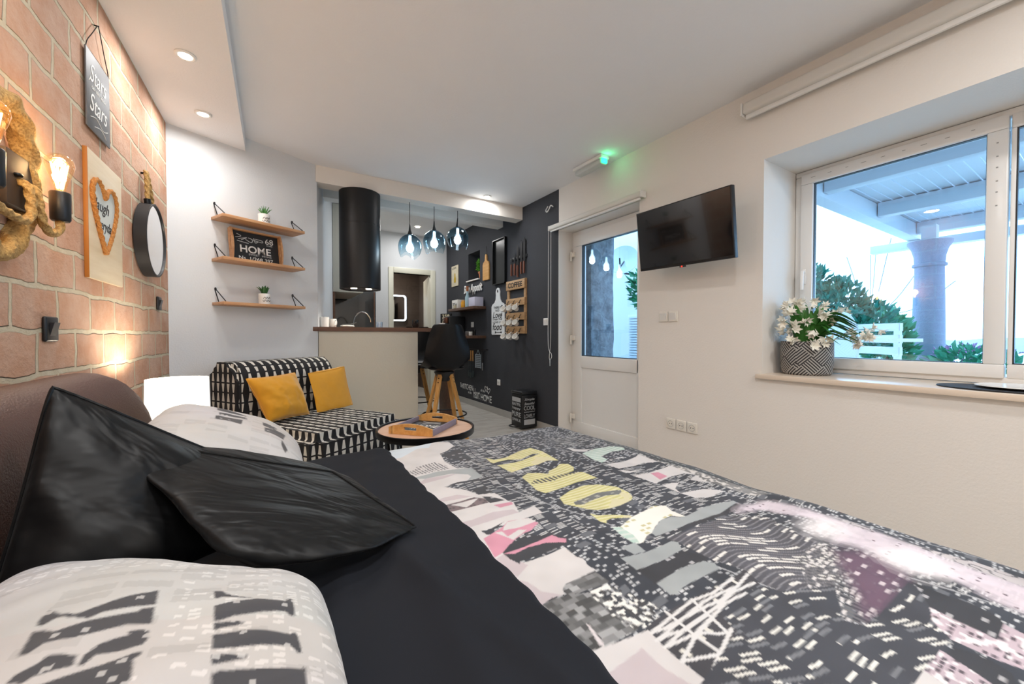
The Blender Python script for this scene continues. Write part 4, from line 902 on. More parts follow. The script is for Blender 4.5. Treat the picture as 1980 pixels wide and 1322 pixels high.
def blade(bm, pts, w, mi=0):
    pts = [Vector(p) for p in pts]; prv = None; n = len(pts)
    for i, p in enumerate(pts):
        d = (pts[min(n - 1, i + 1)] - pts[max(0, i - 1)]).normalized(); s_ = d.cross(Vector((0.3, .1, 1))).normalized(); ww = w * math.sin(math.pi * (.12 + .86 * i / (n - 1)))
        row = [bm.verts.new(p + s_ * ww), bm.verts.new(p + d.cross(s_) * ww * .3), bm.verts.new(p - s_ * ww)]
        if prv:
            bm.faces.new([prv[0], prv[1], row[1], row[0]]); bm.faces.new([prv[1], prv[2], row[2], row[1]])
        prv = row
rnd = random.Random(11); lv = B(); heads = []
for i in range(64):
    a = rnd.uniform(0, 6.28); sp_ = rnd.uniform(.02, .15); h = rnd.uniform(.12, .26)
    e = Vector((math.cos(a) * sp_, math.sin(a) * sp_ * .8, .18 + h)); s0 = Vector((math.cos(a) * .04, math.sin(a) * .04, .17))
    e.y = min(e.y, .105); s0.y = min(s0.y, .1)
    blade(lv, curve([s0, s0.lerp(e, .5) + Vector((0, 0, .05)), e], 5), rnd.uniform(.010, .021))
for i in range(22):
    a = rnd.uniform(-2.4, -.9); e = Vector((math.cos(a) * .16, math.sin(a) * .25, .2 + rnd.uniform(-.02, .12)))
    blade(lv, curve([(0, -.05, .18), (e.x * .5, e.y * .5, e.z + .06), e], 6), .018)
obj('foliage', lv, M_LEAF, pl, recalc=False)
stm = B(); fw = B(); rnd = random.Random(21)
def flower(c, d, sz):
    d = Vector(d).normalized(); x, y = frame_of(d)
    for k in range(6):
        t = k * math.pi / 3 + rnd.uniform(-.2, .2); o_ = x * math.cos(t) + y * math.sin(t); s_ = d.cross(o_)
        a = fw.verts.new(c); m1 = fw.verts.new(c + d * sz * .5 + o_ * sz * .42 + s_ * sz * .24); e = fw.verts.new(c + d * sz * .75 + o_ * sz * .85); m2 = fw.verts.new(c + d * sz * .5 + o_ * sz * .42 - s_ * sz * .24)
        fw.faces.new([a, m1, e]); fw.faces.new([a, e, m2])
hp_ = [(-.10, .04, .38), (-.06, .08, .42), (-.02, .05, .45), (.02, -.02, .44), (.05, .06, .40), (.06, -.06, .41), (-.08, -.03, .33), (-.12, .03, .29), (-.03, -.09, .36), (.02, -.13, .33), (-.09, -.08, .26), (-.13, .02, .21), (-.11, -.09, .19), (-.06, -.13, .21), (.06, -.2, .25), (.08, -.26, .22), (.04, -.29, .25), (.1, -.14, .38), (-.05, .02, .40), (0, .08, .43), (.08, -.30, .28), (.03, -.24, .20), (-.14, .06, .33), (-.1, .075, .27)]
for p in hp_:
    c = Vector(p); s0 = Vector((c.x * .25, c.y * .25, .17)); tube(stm, curve([s0, s0.lerp(c, .5) + Vector((0, 0, .035)), c], 4), .002, 5)
    for _ in range(4): flower(c + Vector((rnd.uniform(-.022, .022), rnd.uniform(-.022, .022), rnd.uniform(-.018, .018))), (rnd.uniform(-1.2, .4), rnd.uniform(-1, 1), rnd.uniform(-.6, .9)), rnd.uniform(.028, .042))
obj('stems', stm, M_LEAF, pl); obj('flowers', fw, mat('white_petals', '#f0eee2', .6), pl, recalc=False)
pm = thing('placemat', 'black oval placemat lying on the window sill', 'placemat', (2.79, .32, .837)); obj('mat', lathe(B(), [(0, 0), (.165, 0), (.168, .003), (.165, .006), (0, .006)], seg=56, sx=.95, sy=1.25), mat('black_mat', '#1c1d22', .6), pm)
pt2 = thing('plate', 'white plate on the black placemat on the window sill', 'plate', (2.80, .28, .8435)); obj('plate', lathe(B(), [(0, 0), (.08, 0), (.13, .01), (.128, .013), (.078, .005), (0, .005)], seg=48), M_CERAM, pt2)
# ---------------------------------------------------------------- bed
M_LEATHER = mat('brown_leather', '#492a1e', .48, var=.3, vs=9, bm=.002, bs=240)
bed = thing('bed', 'double bed with a rounded brown leather headboard by the brick wall', 'bed', (0, 0, 0))
hbm = B(); N_ = 40; prof = []
for k in range(13):
    t = math.pi * k / 12; prof.append((-.46 + .10 * math.cos(t), .865 + .11 * math.sin(t)))
prof = [(-.355, .15)] + [(-.36, .6)] + prof + [(-.56, .15)]
def hb_prof(sc_): return [(x, .15 + (z - .15) * sc_) for x, z in prof]
rings = []
for y, s_ in [(-.35, 1.0), (.6, 1.0), (1.55, 1.0), (1.62, .995), (1.70, .975), (1.77, .94), (1.83, .89), (1.88, .83), (1.92, .75), (1.945, .66), (1.955, .55), (1.957, .0)]:
    rings.append([hbm.verts.new((x, y, z)) for x, z in hb_prof(s_)])
for a, b in zip(rings, rings[1:]):
    n = len(a)
    for k in range(n): hbm.faces.new([a[k], a[(k + 1) % n], b[(k + 1) % n], b[k]])
hbm.faces.new(rings[0]); bmesh.ops.remove_doubles(hbm, verts=hbm.verts[:], dist=1e-4)
obj('headboard', hbm, M_LEATHER, bed, ang=50)
obj('base', bx(B(), -.35, 1.36, -.32, 1.73, .06, .30, .02), M_LEATHER, bed); obj('mattress', bx(B(), -.345, 1.34, -.30, 1.71, .302, .545, .06, 4), mat('mattress_white', '#dcdcdc', .8), bed)
for x in (-.25, 1.28):
    for y in (-.2, 1.62): obj('leg', cyl(B(), (x, y, 0), (x, y, .062), .03, seg=14), M_BLK, bed)

# printed duvet: the cloth's own pattern, laid out on the cloth and stored per vertex
PRINT=[('w',[(0.316,1.863),(0.611,1.783),(0.622,1.688),(0.684,1.639),(0.683,1.584),(0.632,1.534),(0.588,1.508),(0.569,1.409),(0.581,1.321),(0.632,1.301),(0.628,1.202),(0.476,1.173),(0.522,1.109),(0.538,1.061),(0.59,1.054),(0.596,0.985),(0.607,0.971),(0.584,0.905),(0.651,0.928),(0.643,0.876),(0.598,0.87),(0.466,0.856),(0.442,0.857),(0.434,0.823),(0.422,0.777),(0.252,0.761),(0.203,1.374)]),('w',[(0.314,1.044),(0.433,0.876),(0.442,0.851),(0.446,0.83),(0.443,0.749),(0.454,0.7),(0.522,0.694),(0.573,0.695),(0.571,0.67),(0.569,0.65),(0.577,0.636),(0.569,0.612),(0.574,0.592),(0.533,0.591),(0.489,0.589),(0.476,0.582),(0.468,0.567),(0.442,0.572),(0.414,0.566),(0.346,0.549),(0.251,0.838)]),('w',[(0.412,0.448),(0.445,0.444),(0.452,0.442),(0.538,0.434),(0.545,0.426),(0.541,0.439),(0.531,0.394),(0.528,0.363),(0.527,0.312),(0.525,0.272),(0.38,0.269),(0.299,0.412)]),('b',[(0.4,1.802),(0.611,1.783),(0.622,1.688),(0.574,1.602),(0.533,1.627),(0.439,1.551),(0.397,1.549)]),('p',[(0.4,1.233),(0.446,1.283),(0.557,1.267),(0.501,1.249),(0.432,1.242)]),('p',[(0.399,1.084),(0.44,1.098),(0.482,1.096),(0.515,1.059),(0.412,1.073)]),('p',[(0.401,0.919),(0.443,0.917),(0.517,0.934),(0.58,0.928),(0.584,0.905),(0.5,0.893),(0.427,0.885),(0.405,0.894)]),('p',[(0.413,0.738),(0.451,0.751),(0.466,0.687),(0.424,0.664),(0.422,0.692)]),('p',[(0.41,0.672),(0.433,0.638),(0.437,0.598),(0.464,0.567),(0.442,0.572),(0.414,0.566),(0.408,0.629)]),('p',[(0.446,0.408),(0.5,0.413),(0.497,0.368),(0.506,0.325),(0.434,0.328),(0.357,0.398)]),('g',[(0.402,1.31),(0.511,1.329),(0.632,1.301),(0.628,1.202),(0.561,1.191),(0.591,1.224),(0.591,1.246),(0.54,1.278),(0.446,1.283)]),('t',[(0.396,1.401),(0.533,1.425),(0.557,1.372),(0.56,1.334),(0.416,1.333)]),('d',[(0.588,1.508),(0.687,1.532),(0.679,1.388),(0.642,1.37),(0.593,1.441)]),('d',[(0.537,1.104),(0.591,1.125),(0.588,1.059),(0.538,1.061)]),('d',[(0.471,1.176),(0.525,1.194),(0.621,1.19),(0.644,1.197),(0.684,1.188),(0.611,1.17),(0.518,1.179)]),('d',[(0.541,1.043),(0.565,1.032),(0.591,0.992),(0.539,0.99)]),('r',[(0.413,1.043),(0.516,1.05),(0.54,1.028),(0.538,0.995),(0.465,0.993),(0.407,0.989)]),('w',[(0.435,1.036),(0.511,1.038),(0.525,1.037),(0.492,1.012),(0.467,0.998),(0.449,1.021)]),('P',[(0.542,0.974),(0.602,0.974),(0.598,0.957),(0.55,0.951)]),('P',[(0.429,0.821),(0.498,0.85),(0.527,0.87),(0.589,0.866),(0.595,0.828),(0.552,0.803),(0.528,0.801),(0.49,0.783),(0.455,0.757),(0.417,0.745)]),('w',[(0.503,0.85),(0.525,0.868),(0.589,0.866),(0.596,0.84),(0.536,0.83),(0.491,0.835)]),('w',[(0.467,0.834),(0.492,0.787),(0.547,0.812),(0.53,0.822),(0.487,0.805),(0.487,0.832)]),('d',[(0.442,0.753),(0.473,0.774),(0.539,0.794),(0.562,0.769),(0.582,0.764),(0.602,0.726),(0.589,0.705),(0.565,0.7),(0.527,0.701),(0.46,0.708),(0.454,0.7),(0.444,0.727)]),('P',[(0.443,0.749),(0.486,0.749),(0.534,0.753),(0.584,0.755),(0.588,0.734),(0.599,0.72),(0.588,0.706),(0.575,0.718),(0.55,0.737),(0.505,0.744),(0.464,0.737)]),('d',[(0.442,0.851),(0.458,0.853),(0.517,0.873),(0.447,0.833)]),('y',[(0.731,1.383),(0.752,1.343),(0.802,1.34),(0.888,1.376),(0.951,1.384),(0.969,1.325),(0.952,1.191),(0.915,1.215),(0.864,1.207),(0.816,1.212),(0.738,1.194),(0.73,1.283),(0.766,1.28),(0.84,1.274),(0.905,1.29),(0.943,1.303),(0.913,1.314),(0.84,1.288),(0.796,1.315),(0.75,1.317),(0.729,1.31),(0.725,1.325)]),('y',[(0.747,1.139),(0.785,1.159),(0.822,1.136),(0.842,1.112),(0.863,1.134),(0.905,1.144),(0.934,1.163),(0.962,1.146),(0.959,1.11),(0.936,1.083),(0.873,1.071),(0.853,1.073),(0.937,1.065),(0.955,1.054),(0.958,0.986),(0.915,0.992),(0.866,0.993),(0.772,0.985),(0.733,0.982),(0.723,1.015),(0.737,1.083)]),('l',[(0.742,1.074),(0.768,1.094),(0.859,1.08),(0.938,1.076),(0.934,1.061),(0.842,1.058),(0.823,1.049),(0.745,1.062)]),('y',[(0.748,0.931),(0.808,0.953),(0.87,0.961),(0.918,0.941),(0.959,0.896),(0.96,0.877),(0.96,0.85),(0.943,0.818),(0.919,0.801),(0.861,0.79),(0.815,0.79),(0.779,0.798),(0.761,0.816),(0.746,0.847),(0.73,0.887)]),('G',[(0.762,0.882),(0.809,0.885),(0.861,0.89),(0.954,0.876),(0.942,0.861),(0.918,0.85),(0.87,0.859),(0.824,0.86),(0.77,0.85),(0.752,0.862)]),('y',[(0.743,0.793),(0.755,0.773),(0.789,0.758),(0.835,0.733),(0.831,0.719),(0.773,0.742),(0.751,0.738),(0.74,0.726),(0.732,0.743)]),('W',[(0.737,0.705),(0.759,0.697),(0.833,0.724),(0.894,0.734),(0.948,0.744),(0.978,0.725),(0.96,0.693),(0.955,0.646),(0.941,0.651),(0.929,0.671),(0.885,0.673),(0.843,0.656),(0.807,0.639),(0.786,0.636),(0.753,0.62),(0.729,0.625),(0.731,0.67)]),('m',[(0.737,0.705),(0.758,0.695),(0.758,0.653),(0.744,0.621),(0.729,0.625),(0.727,0.667)]),('g',[(0.807,0.639),(0.85,0.658),(0.887,0.672),(0.925,0.668),(0.939,0.649),(0.959,0.646),(1.048,0.653),(1.172,0.636),(1.169,0.607),(0.977,0.603),(0.874,0.614),(0.802,0.621)]),('d',[(0.798,0.623),(0.878,0.617),(0.931,0.614),(0.982,0.606),(1.047,0.605),(1.166,0.624),(1.169,0.607),(1.046,0.592),(0.963,0.594),(0.861,0.605)]),('m',[(1.096,1.216),(1.199,1.247),(1.278,1.24),(1.311,1.194),(1.294,1.163),(1.223,1.176),(1.135,1.147),(1.131,1.107),(1.083,1.09),(1.081,1.139)]),('w',[(1.095,1.312),(1.124,1.277),(1.177,1.252),(1.124,1.229),(1.083,1.254)]),('w',[(1.084,1.071),(1.164,1.06),(1.255,1.073),(1.298,1.091),(1.294,1.049),(1.29,0.988),(1.231,1.012),(1.167,1.007),(1.094,1.014)]),('w',[(1.09,1.005),(1.114,0.978),(1.157,0.963),(1.099,0.965),(1.082,0.981)]),('w',[(1.088,0.943),(1.16,0.932),(1.288,0.931),(1.283,0.873),(1.265,0.817),(1.253,0.852),(1.187,0.866),(1.123,0.863),(1.103,0.855),(1.099,0.899)]),('P',[(1.162,0.926),(1.193,0.918),(1.189,0.875),(1.147,0.874)]),('w',[(1.105,0.835),(1.15,0.831),(1.168,0.815),(1.114,0.791),(1.095,0.758),(1.149,0.742),(1.177,0.734),(1.218,0.69),(1.132,0.684),(1.092,0.705),(1.095,0.758)]),('w',[(1.216,0.806),(1.265,0.817),(1.287,0.762),(1.286,0.713),(1.241,0.75)]),('g',[(0.654,0.6),(0.731,0.59),(0.814,0.587),(0.822,0.575),(0.804,0.552),(0.737,0.548),(0.653,0.554)]),('d',[(0.653,0.554),(0.735,0.547),(0.799,0.548),(0.825,0.5),(0.805,0.494),(0.743,0.51),(0.649,0.504)]),('g',[(0.653,0.504),(0.736,0.508),(0.8,0.497),(0.811,0.479),(0.802,0.462),(0.738,0.464),(0.691,0.468),(0.657,0.461),(0.646,0.468)]),('g',[(0.688,0.631),(0.735,0.629),(0.729,0.592),(0.694,0.597)]),('K',[(0.476,0.582),(0.491,0.59),(0.568,0.59),(0.573,0.554),(0.528,0.555),(0.47,0.559)]),('K',[(0.414,0.566),(0.447,0.569),(0.513,0.55),(0.531,0.517),(0.533,0.444),(0.452,0.442),(0.445,0.444),(0.412,0.448)]),('s',[(0.513,0.55),(0.564,0.552),(0.6,0.47),(0.591,0.439),(0.541,0.439),(0.522,0.448),(0.51,0.485)]),('V',[(0.454,0.493),(0.457,0.487),(0.45,0.443),(0.442,0.449)]),('D',[(0.541,0.439),(0.601,0.444),(0.667,0.437),(0.787,0.429),(0.847,0.434),(0.821,0.392),(0.757,0.394),(0.714,0.391),(0.67,0.385),(0.658,0.356),(0.643,0.312),(0.622,0.307),(0.609,0.261),(0.529,0.311),(0.531,0.394)]),('/',[(0.539,0.426),(0.663,0.435),(0.717,0.424),(0.794,0.43)]),('/',[(0.532,0.41),(0.598,0.415),(0.679,0.421),(0.775,0.411),(0.833,0.421)]),('/',[(0.531,0.394),(0.599,0.4),(0.668,0.399),(0.754,0.405),(0.817,0.4)]),('/',[(0.531,0.394),(0.596,0.383),(0.652,0.389),(0.705,0.396),(0.77,0.391)]),('/',[(0.592,0.383),(0.612,0.374),(0.626,0.36),(0.647,0.352)]),('/',[(0.529,0.362),(0.591,0.38),(0.649,0.387)]),('/',[(0.529,0.319),(0.592,0.338),(0.653,0.355)]),('/',[(0.529,0.362),(0.562,0.348),(0.591,0.335),(0.605,0.322),(0.642,0.311)]),('/',[(0.601,0.444),(0.592,0.383),(0.591,0.335),(0.577,0.289)]),('/',[(0.667,0.437),(0.652,0.389),(0.641,0.359)]),('/',[(0.577,0.289),(0.602,0.297),(0.627,0.304)]),('/',[(0.53,0.318),(0.553,0.309),(0.577,0.289),(0.609,0.282),(0.626,0.279)]),('/',[(0.539,0.426),(0.566,0.42),(0.622,0.415),(0.665,0.412),(0.712,0.405),(0.766,0.412)]),('/',[(0.532,0.41),(0.559,0.407),(0.589,0.398),(0.65,0.398)]),('T',[(0.814,0.602),(0.96,0.59),(1.072,0.582),(1.153,0.532),(1.124,0.471),(1.089,0.362),(1.056,0.327),(0.953,0.316),(0.835,0.36),(0.826,0.394),(0.842,0.431),(0.82,0.485),(0.822,0.575)]),('t',[(1.055,0.403),(1.126,0.386),(1.061,0.324),(0.959,0.274),(0.94,0.242),(0.866,0.245),(0.849,0.282),(0.906,0.345),(0.977,0.388)]),('u',[(1.087,0.363),(1.13,0.324),(1.125,0.29),(1.114,0.246),(1.068,0.24),(0.958,0.239),(0.866,0.245),(0.95,0.279),(1.013,0.32)]),('N',[(0.866,0.245),(0.958,0.239),(1.072,0.237),(1.063,0.209),(1.021,0.184),(0.975,0.185),(0.945,0.157),(0.882,0.158),(0.826,0.164),(0.762,0.166),(0.511,0.322),(0.668,0.349),(0.846,0.344),(0.845,0.281)]),('N',[(0.67,0.385),(0.821,0.392),(0.835,0.36),(0.953,0.316),(0.823,0.254),(0.706,0.232),(0.657,0.231),(0.609,0.261),(0.622,0.307),(0.643,0.312),(0.658,0.356)]),('d',[(1.081,0.231),(1.08,0.194),(1.083,0.162),(1.077,0.13),(1.057,0.116),(1.003,0.116),(1.008,0.135),(1.008,0.168),(1.015,0.196)]),('z',[(1.015,0.196),(1.008,0.168),(1.008,0.135),(1.003,0.116),(1.057,0.116),(1.051,0.095),(1.015,0.069),(0.952,0.085),(0.945,0.113),(0.945,0.157),(0.975,0.185)]),('d',[(0.897,0.155),(0.928,0.152),(0.935,0.132),(0.937,0.112),(0.927,0.093),(0.896,0.083),(0.872,0.098),(0.888,0.131)]),('w',[(0.762,0.166),(0.826,0.164),(0.823,0.147),(0.816,0.133)]),('z',[(0.826,0.164),(0.902,0.161),(0.888,0.131),(0.872,0.098),(0.816,0.133)]),('v',[(1.089,0.591),(1.194,0.565),(1.216,0.494),(1.225,0.401),(1.126,0.386),(1.139,0.331),(1.121,0.248),(1.155,0.19),(1.131,0.124),(1.127,0.102),(1.128,0.065),(1.242,0.072),(1.253,0.115),(1.255,0.17),(1.269,0.251),(1.267,0.343),(1.265,0.409),(1.273,0.487),(1.264,0.587),(1.158,0.609)]),('h',[(1.208,0.462),(1.247,0.446),(1.247,0.412),(1.222,0.379),(1.137,0.38),(1.128,0.414),(1.148,0.456)]),('h',[(1.151,0.311),(1.196,0.289),(1.227,0.263),(1.228,0.232),(1.203,0.202),(1.139,0.205),(1.118,0.239),(1.121,0.281)]),('x',[(1.265,0.409),(1.271,0.364),(1.269,0.251),(1.255,0.17),(1.253,0.115),(1.248,0.072),(1.281,0.074),(1.295,0.119),(1.299,0.176),(1.286,0.233),(1.264,0.308),(1.289,0.403)]),('e',[(1.326,1.411),(1.398,1.229),(1.411,0.881),(1.396,0.694),(1.37,0.57),(1.321,0.601),(1.305,0.74),(1.296,0.914),(1.306,1.148),(1.311,1.32)]),('Q',[(1.289,1.158),(1.296,0.914),(1.305,0.74),(1.321,0.601),(1.263,0.628),(1.243,0.768),(1.265,0.817),(1.285,0.946),(1.288,1.082)])]
LETTERS=[[(-0.115,0.611),(-0.111,0.576),(-0.152,0.57),(-0.161,0.563),(-0.182,0.575),(-0.187,0.575),(-0.193,0.568),(-0.198,0.57),(-0.2,0.58),(-0.199,0.599),(-0.186,0.582),(-0.171,0.575),(-0.148,0.589),(-0.122,0.605)],[(-0.111,0.571),(-0.108,0.542),(-0.116,0.542),(-0.127,0.545),(-0.16,0.533),(-0.181,0.533),(-0.187,0.522),(-0.193,0.523),(-0.198,0.562),(-0.189,0.558),(-0.18,0.551),(-0.16,0.559),(-0.123,0.565),(-0.122,0.569)],[(-0.108,0.531),(-0.105,0.516),(-0.107,0.505),(-0.122,0.502),(-0.139,0.503),(-0.144,0.488),(-0.147,0.492),(-0.147,0.505),(-0.141,0.519),(-0.13,0.525),(-0.121,0.526),(-0.124,0.532),(-0.116,0.533)],[(-0.152,0.506),(-0.15,0.491),(-0.161,0.491),(-0.173,0.489),(-0.177,0.483),(-0.188,0.49),(-0.186,0.498),(-0.176,0.505),(-0.172,0.513),(-0.16,0.51)],[(-0.105,0.492),(-0.105,0.486),(-0.109,0.482),(-0.104,0.452),(-0.106,0.45),(-0.102,0.429),(-0.159,0.455),(-0.166,0.475),(-0.152,0.479),(-0.13,0.485),(-0.11,0.493)],[(-0.062,0.602),(-0.053,0.6),(-0.048,0.592),(-0.02,0.577),(-0.038,0.582),(-0.051,0.586),(-0.059,0.58)],[(-0.058,0.564),(-0.041,0.571),(-0.018,0.573),(0.013,0.564),(0.018,0.576),(0.022,0.574),(0.023,0.538),(0.018,0.536),(0.013,0.542),(-0.01,0.542),(-0.037,0.537),(-0.05,0.531),(-0.055,0.531)],[(-0.055,0.528),(-0.034,0.529),(-0.025,0.526),(-0.033,0.522),(-0.048,0.52),(-0.054,0.517)],[(-0.054,0.51),(-0.028,0.511),(-0.002,0.507),(0.017,0.504),(0.019,0.508),(0.023,0.508),(0.027,0.477),(0.023,0.475),(0.016,0.484),(-0.011,0.483),(-0.034,0.481),(-0.052,0.481)],[(-0.051,0.472),(-0.045,0.474),(-0.021,0.471),(-0.023,0.468),(-0.04,0.464),(-0.05,0.461)],[(-0.049,0.451),(-0.043,0.455),(-0.015,0.454),(0.025,0.448),(0.028,0.454),(0.028,0.41),(-0.047,0.426)]]
def inside(X, Y, poly):
    c = np.zeros(X.shape, bool); n = len(poly)
    for i in range(n):
        x1, y1 = poly[i]; x2, y2 = poly[(i + 1) % n]
        if y1 == y2: continue
        c ^= ((y1 > Y) != (y2 > Y)) & (X < (x2 - x1) * (Y - y1) / (y2 - y1) + x1)
    return c
def near(X, Y, line, w):
    m = np.zeros(X.shape, bool)
    for (x1, y1), (x2, y2) in zip(line, line[1:]):
        dx, dy = x2 - x1, y2 - y1; t = np.clip(((X - x1) * dx + (Y - y1) * dy) / (dx * dx + dy * dy + 1e-9), 0, 1)
        m |= (X - x1 - t * dx) ** 2 + (Y - y1 - t * dy) ** 2 < w * w
    return m
def hs(i, j, s=0.): v = np.sin(i * 127.1 + j * 311.7 + s * 74.7) * 43758.5453; return v - np.floor(v)
def win(X, Y, wx, wy, p, s=0., gx=.75, gy=.6, jit=0.):
    cj = np.floor(Y / wy); X = X + hs(cj, cj, s + 3) * wx * jit; ci = np.floor(X / wx)
    return (hs(ci, cj, s) < p) & (X / wx - ci < gx) & (Y / wy - cj < gy)
def vnoise(X, Y, f, s=0.):
    x, y = X * f, Y * f; i, j = np.floor(x), np.floor(y); u, v = x - i, y - j; u = u * u * (3 - 2 * u); v = v * v * (3 - 2 * v)
    return (hs(i, j, s) * (1 - u) + hs(i + 1, j, s) * u) * (1 - v) + (hs(i, j + 1, s) * (1 - u) + hs(i + 1, j + 1, s) * u) * v
def paint_print(X, Y):
    C = np.empty(X.shape + (3,)); nzl = vnoise(X, Y, 9) * .6 + vnoise(X, Y, 30, 4) * .4
    def put(m, c, jitter=.0):
        c = np.array(c)
        C[m] = c * (1 - jitter + 2 * jitter * nzl[m][:, None]) if jitter else c
    put(np.ones(X.shape, bool), (.030, .036, .05), .35)
    Xw = X + .012 * np.sin(Y * 19) ; Yw = Y + .010 * np.sin(X * 17)
    dn = vnoise(X, Y, 5, 8)
    put(win(Xw, Yw, .013, .009, .34, 1) & (dn > .38), (.50, .52, .54), .3)
    put(win(Xw, Yw, .030, .0065, .42, 2, .85, .5) & (dn < .46), (.62, .63, .63), .25)
    put(win(Xw, Yw, .05, .03, .10, 6), (.12, .13, .15))
    put((np.abs(np.mod(X + .25 * Y, .23)) < .004), (.40, .41, .43))
    st = lambda wy, g=.5: np.mod(Yw, wy) / wy < g
    sx = lambda wx, g=.5: np.mod(Xw, wx) / wx < g
    for k, pl_ in PRINT:
        if k == '/':
            put(near(X, Y, pl_, .0032), (.66, .66, .66)); continue
        if k in 'huv':
            xs, ys = [p[0] for p in pl_], [p[1] for p in pl_]; bb = (X > min(xs) - .06) & (X < max(xs) + .06) & (Y > min(ys) - .06) & (Y < max(ys) + .06)
            if not bb.any(): continue
            xb, yb = X[bb], Y[bb]; wt = np.zeros(xb.shape); rr = .045 if k == 'h' else .022
            for q in range(10): wt += inside(xb + rr * math.cos(q * 2.4) * (q + 1) / 10, yb + rr * math.sin(q * 2.4) * (q + 1) / 10, pl_) / 10
            wt = np.clip(wt + (.35 * (vnoise(xb, yb, 60, 3) - .5) if k != 'h' else 0) * (wt > 0) * (wt < 1), 0, 1)[:, None]
            base = {'h': (.86, .83, .85), 'u': (.13, .075, .12), 'v': (.66, .59, .65)}[k]; col = np.array(base)[None] * (.85 + .3 * nzl[bb][:, None] if k != 'h' else 1)
            if k == 'u': col = np.where(win(xb, yb, .020, .013, .22, 2)[:, None], np.array((.6, .53, .57))[None], col)
            if k == 'v': col = np.where(win(xb, yb, .018, .018, .16, 2, .32, .3)[:, None], np.array((.14, .10, .13))[None], col)
            C[bb] = C[bb] * (1 - wt) + col * wt; continue
        m = inside(X, Y, pl_)
        if not m.any(): continue
        if k == 'w': put(m, (.60, .585, .585), .12)
        elif k == 'W': put(m, (.80, .79, .73), .06); put(m & win(X, Y, .022, .016, .25, 4, .6, .5), (.55, .52, .30))
        elif k == 'b': put(m, (.58, .66, .73), .12)
        elif k == 'p': put(m, (.51, .45, .475), .10)
        elif k == 'P': put(m, (.55, .25, .33), .25)
        elif k == 'g': put(m, (.33, .36, .37), .14)
        elif k == 't': put(m & sx(.012) & (nzl > .42), (.14, .14, .15)); put(m & win(Xw, Yw, .02, .010, .35, 3), (.62, .60, .60))
        elif k == 'd': put(m, (.028, .030, .038), .3); put(m & win(X, Y, .016, .012, .05, 9), (.4, .4, .42))
        elif k == 'r': put(m, (.16, .12, .13), .4); put(m & win(X, Y, .010, .012, .4, 5), (.05, .04, .045))
        elif k == 'y': put(m, (.56, .54, .22), .2); put(m & st(.016, .45), (.68, .65, .40), .1); put(m & (nzl > .62), (.64, .60, .38))
        elif k == 'l': put(m & sx(.016, .55), (.06, .06, .06))
        elif k == 'G': put(m, (.14, .15, .15), .3); put(m & win(X, Y, .02, .008, .4, 2), (.5, .5, .45))
        elif k == 'm': put(m, (.42, .56, .50), .15); put(m & st(.02, .4), (.60, .66, .62))
        elif k == 'K':
            v = hs(np.floor(X / .019 + np.floor(Y / .012) * .37), np.floor(Y / .012), 7) ** 1.6; C[m] = (np.array((.40, .41, .42))[None] * (.12 + .9 * v[m])[:, None])
        elif k == 's': put(m & (vnoise(X, Y, 150, 3) > .56), (.76, .76, .72)); put(m & (vnoise(X, Y, 150, 3) < .30), (.05, .05, .055))
        elif k == 'V': put(m, (.62, .58, .60), .1)
        elif k == 'D': put(m, (.045, .045, .055), .25); put(m & win(Xw, Yw, .012, .03, .10, 3), (.66, .65, .60))
        elif k == 'T':
            yy = Y + .018 * np.sin(X * 26) + .35 * X; put(m, (.07, .07, .085), .4); put(m & (np.mod(yy, .013) < .003), (.22, .22, .24)); put(m & win(X, yy, .036, .013, .42, 3, .9, .55, 1), (.70, .69, .66), .1)
        elif k == 'N':
            yy = Y + .012 * np.sin(X * 21) + .2 * X; put(m, (.042, .046, .06), .25); put(m & win(X, yy, .05, .011, .40, 5, .62, .5, 1), (.70, .70, .66), .2); put(m & win(X, yy, .05, .011, .35, 8, .7, .6, 1), (.16, .17, .19))
        elif k == 'z': put(m, (.46, .38, .43), .3); put(m & win(X, Y, .012, .010, .45, 5), (.10, .08, .10)); put(m & (vnoise(X, Y, 120, 2) > .68), (.78, .74, .76))
        elif k == 'x': put(m, (.50, .47, .48), .3); put(m & (np.abs(vnoise(X, Y, 55, 5) - .5) < .05), (.08, .08, .09))
        elif k == 'e': put(m, (.05, .06, .07), .3); put(m & (np.mod(X, .022) < .004) & win(X, Y, .06, .028, .85, 3, 1, .6), (.58, .60, .60))
        elif k == 'Q': put(m, (.20, .20, .20), .7); put(m & (vnoise(X, Y, 110, 6) > .66), (.60, .58, .56))
    return C
M_PRINT, nt_, b_ = new('printed_cotton'); at = nt_.nodes.new('ShaderNodeAttribute'); at.attribute_name = 'Col'
nt_.links.new(at.outputs['Color'], b_.inputs['Base Color']); b_.inputs['Roughness'].default_value = .75; b_.inputs['Sheen Weight'].default_value = .15
M_DKCOT = mat('charcoal_cotton', '#191c23', .85, var=.12, vs=6, spec=.25)
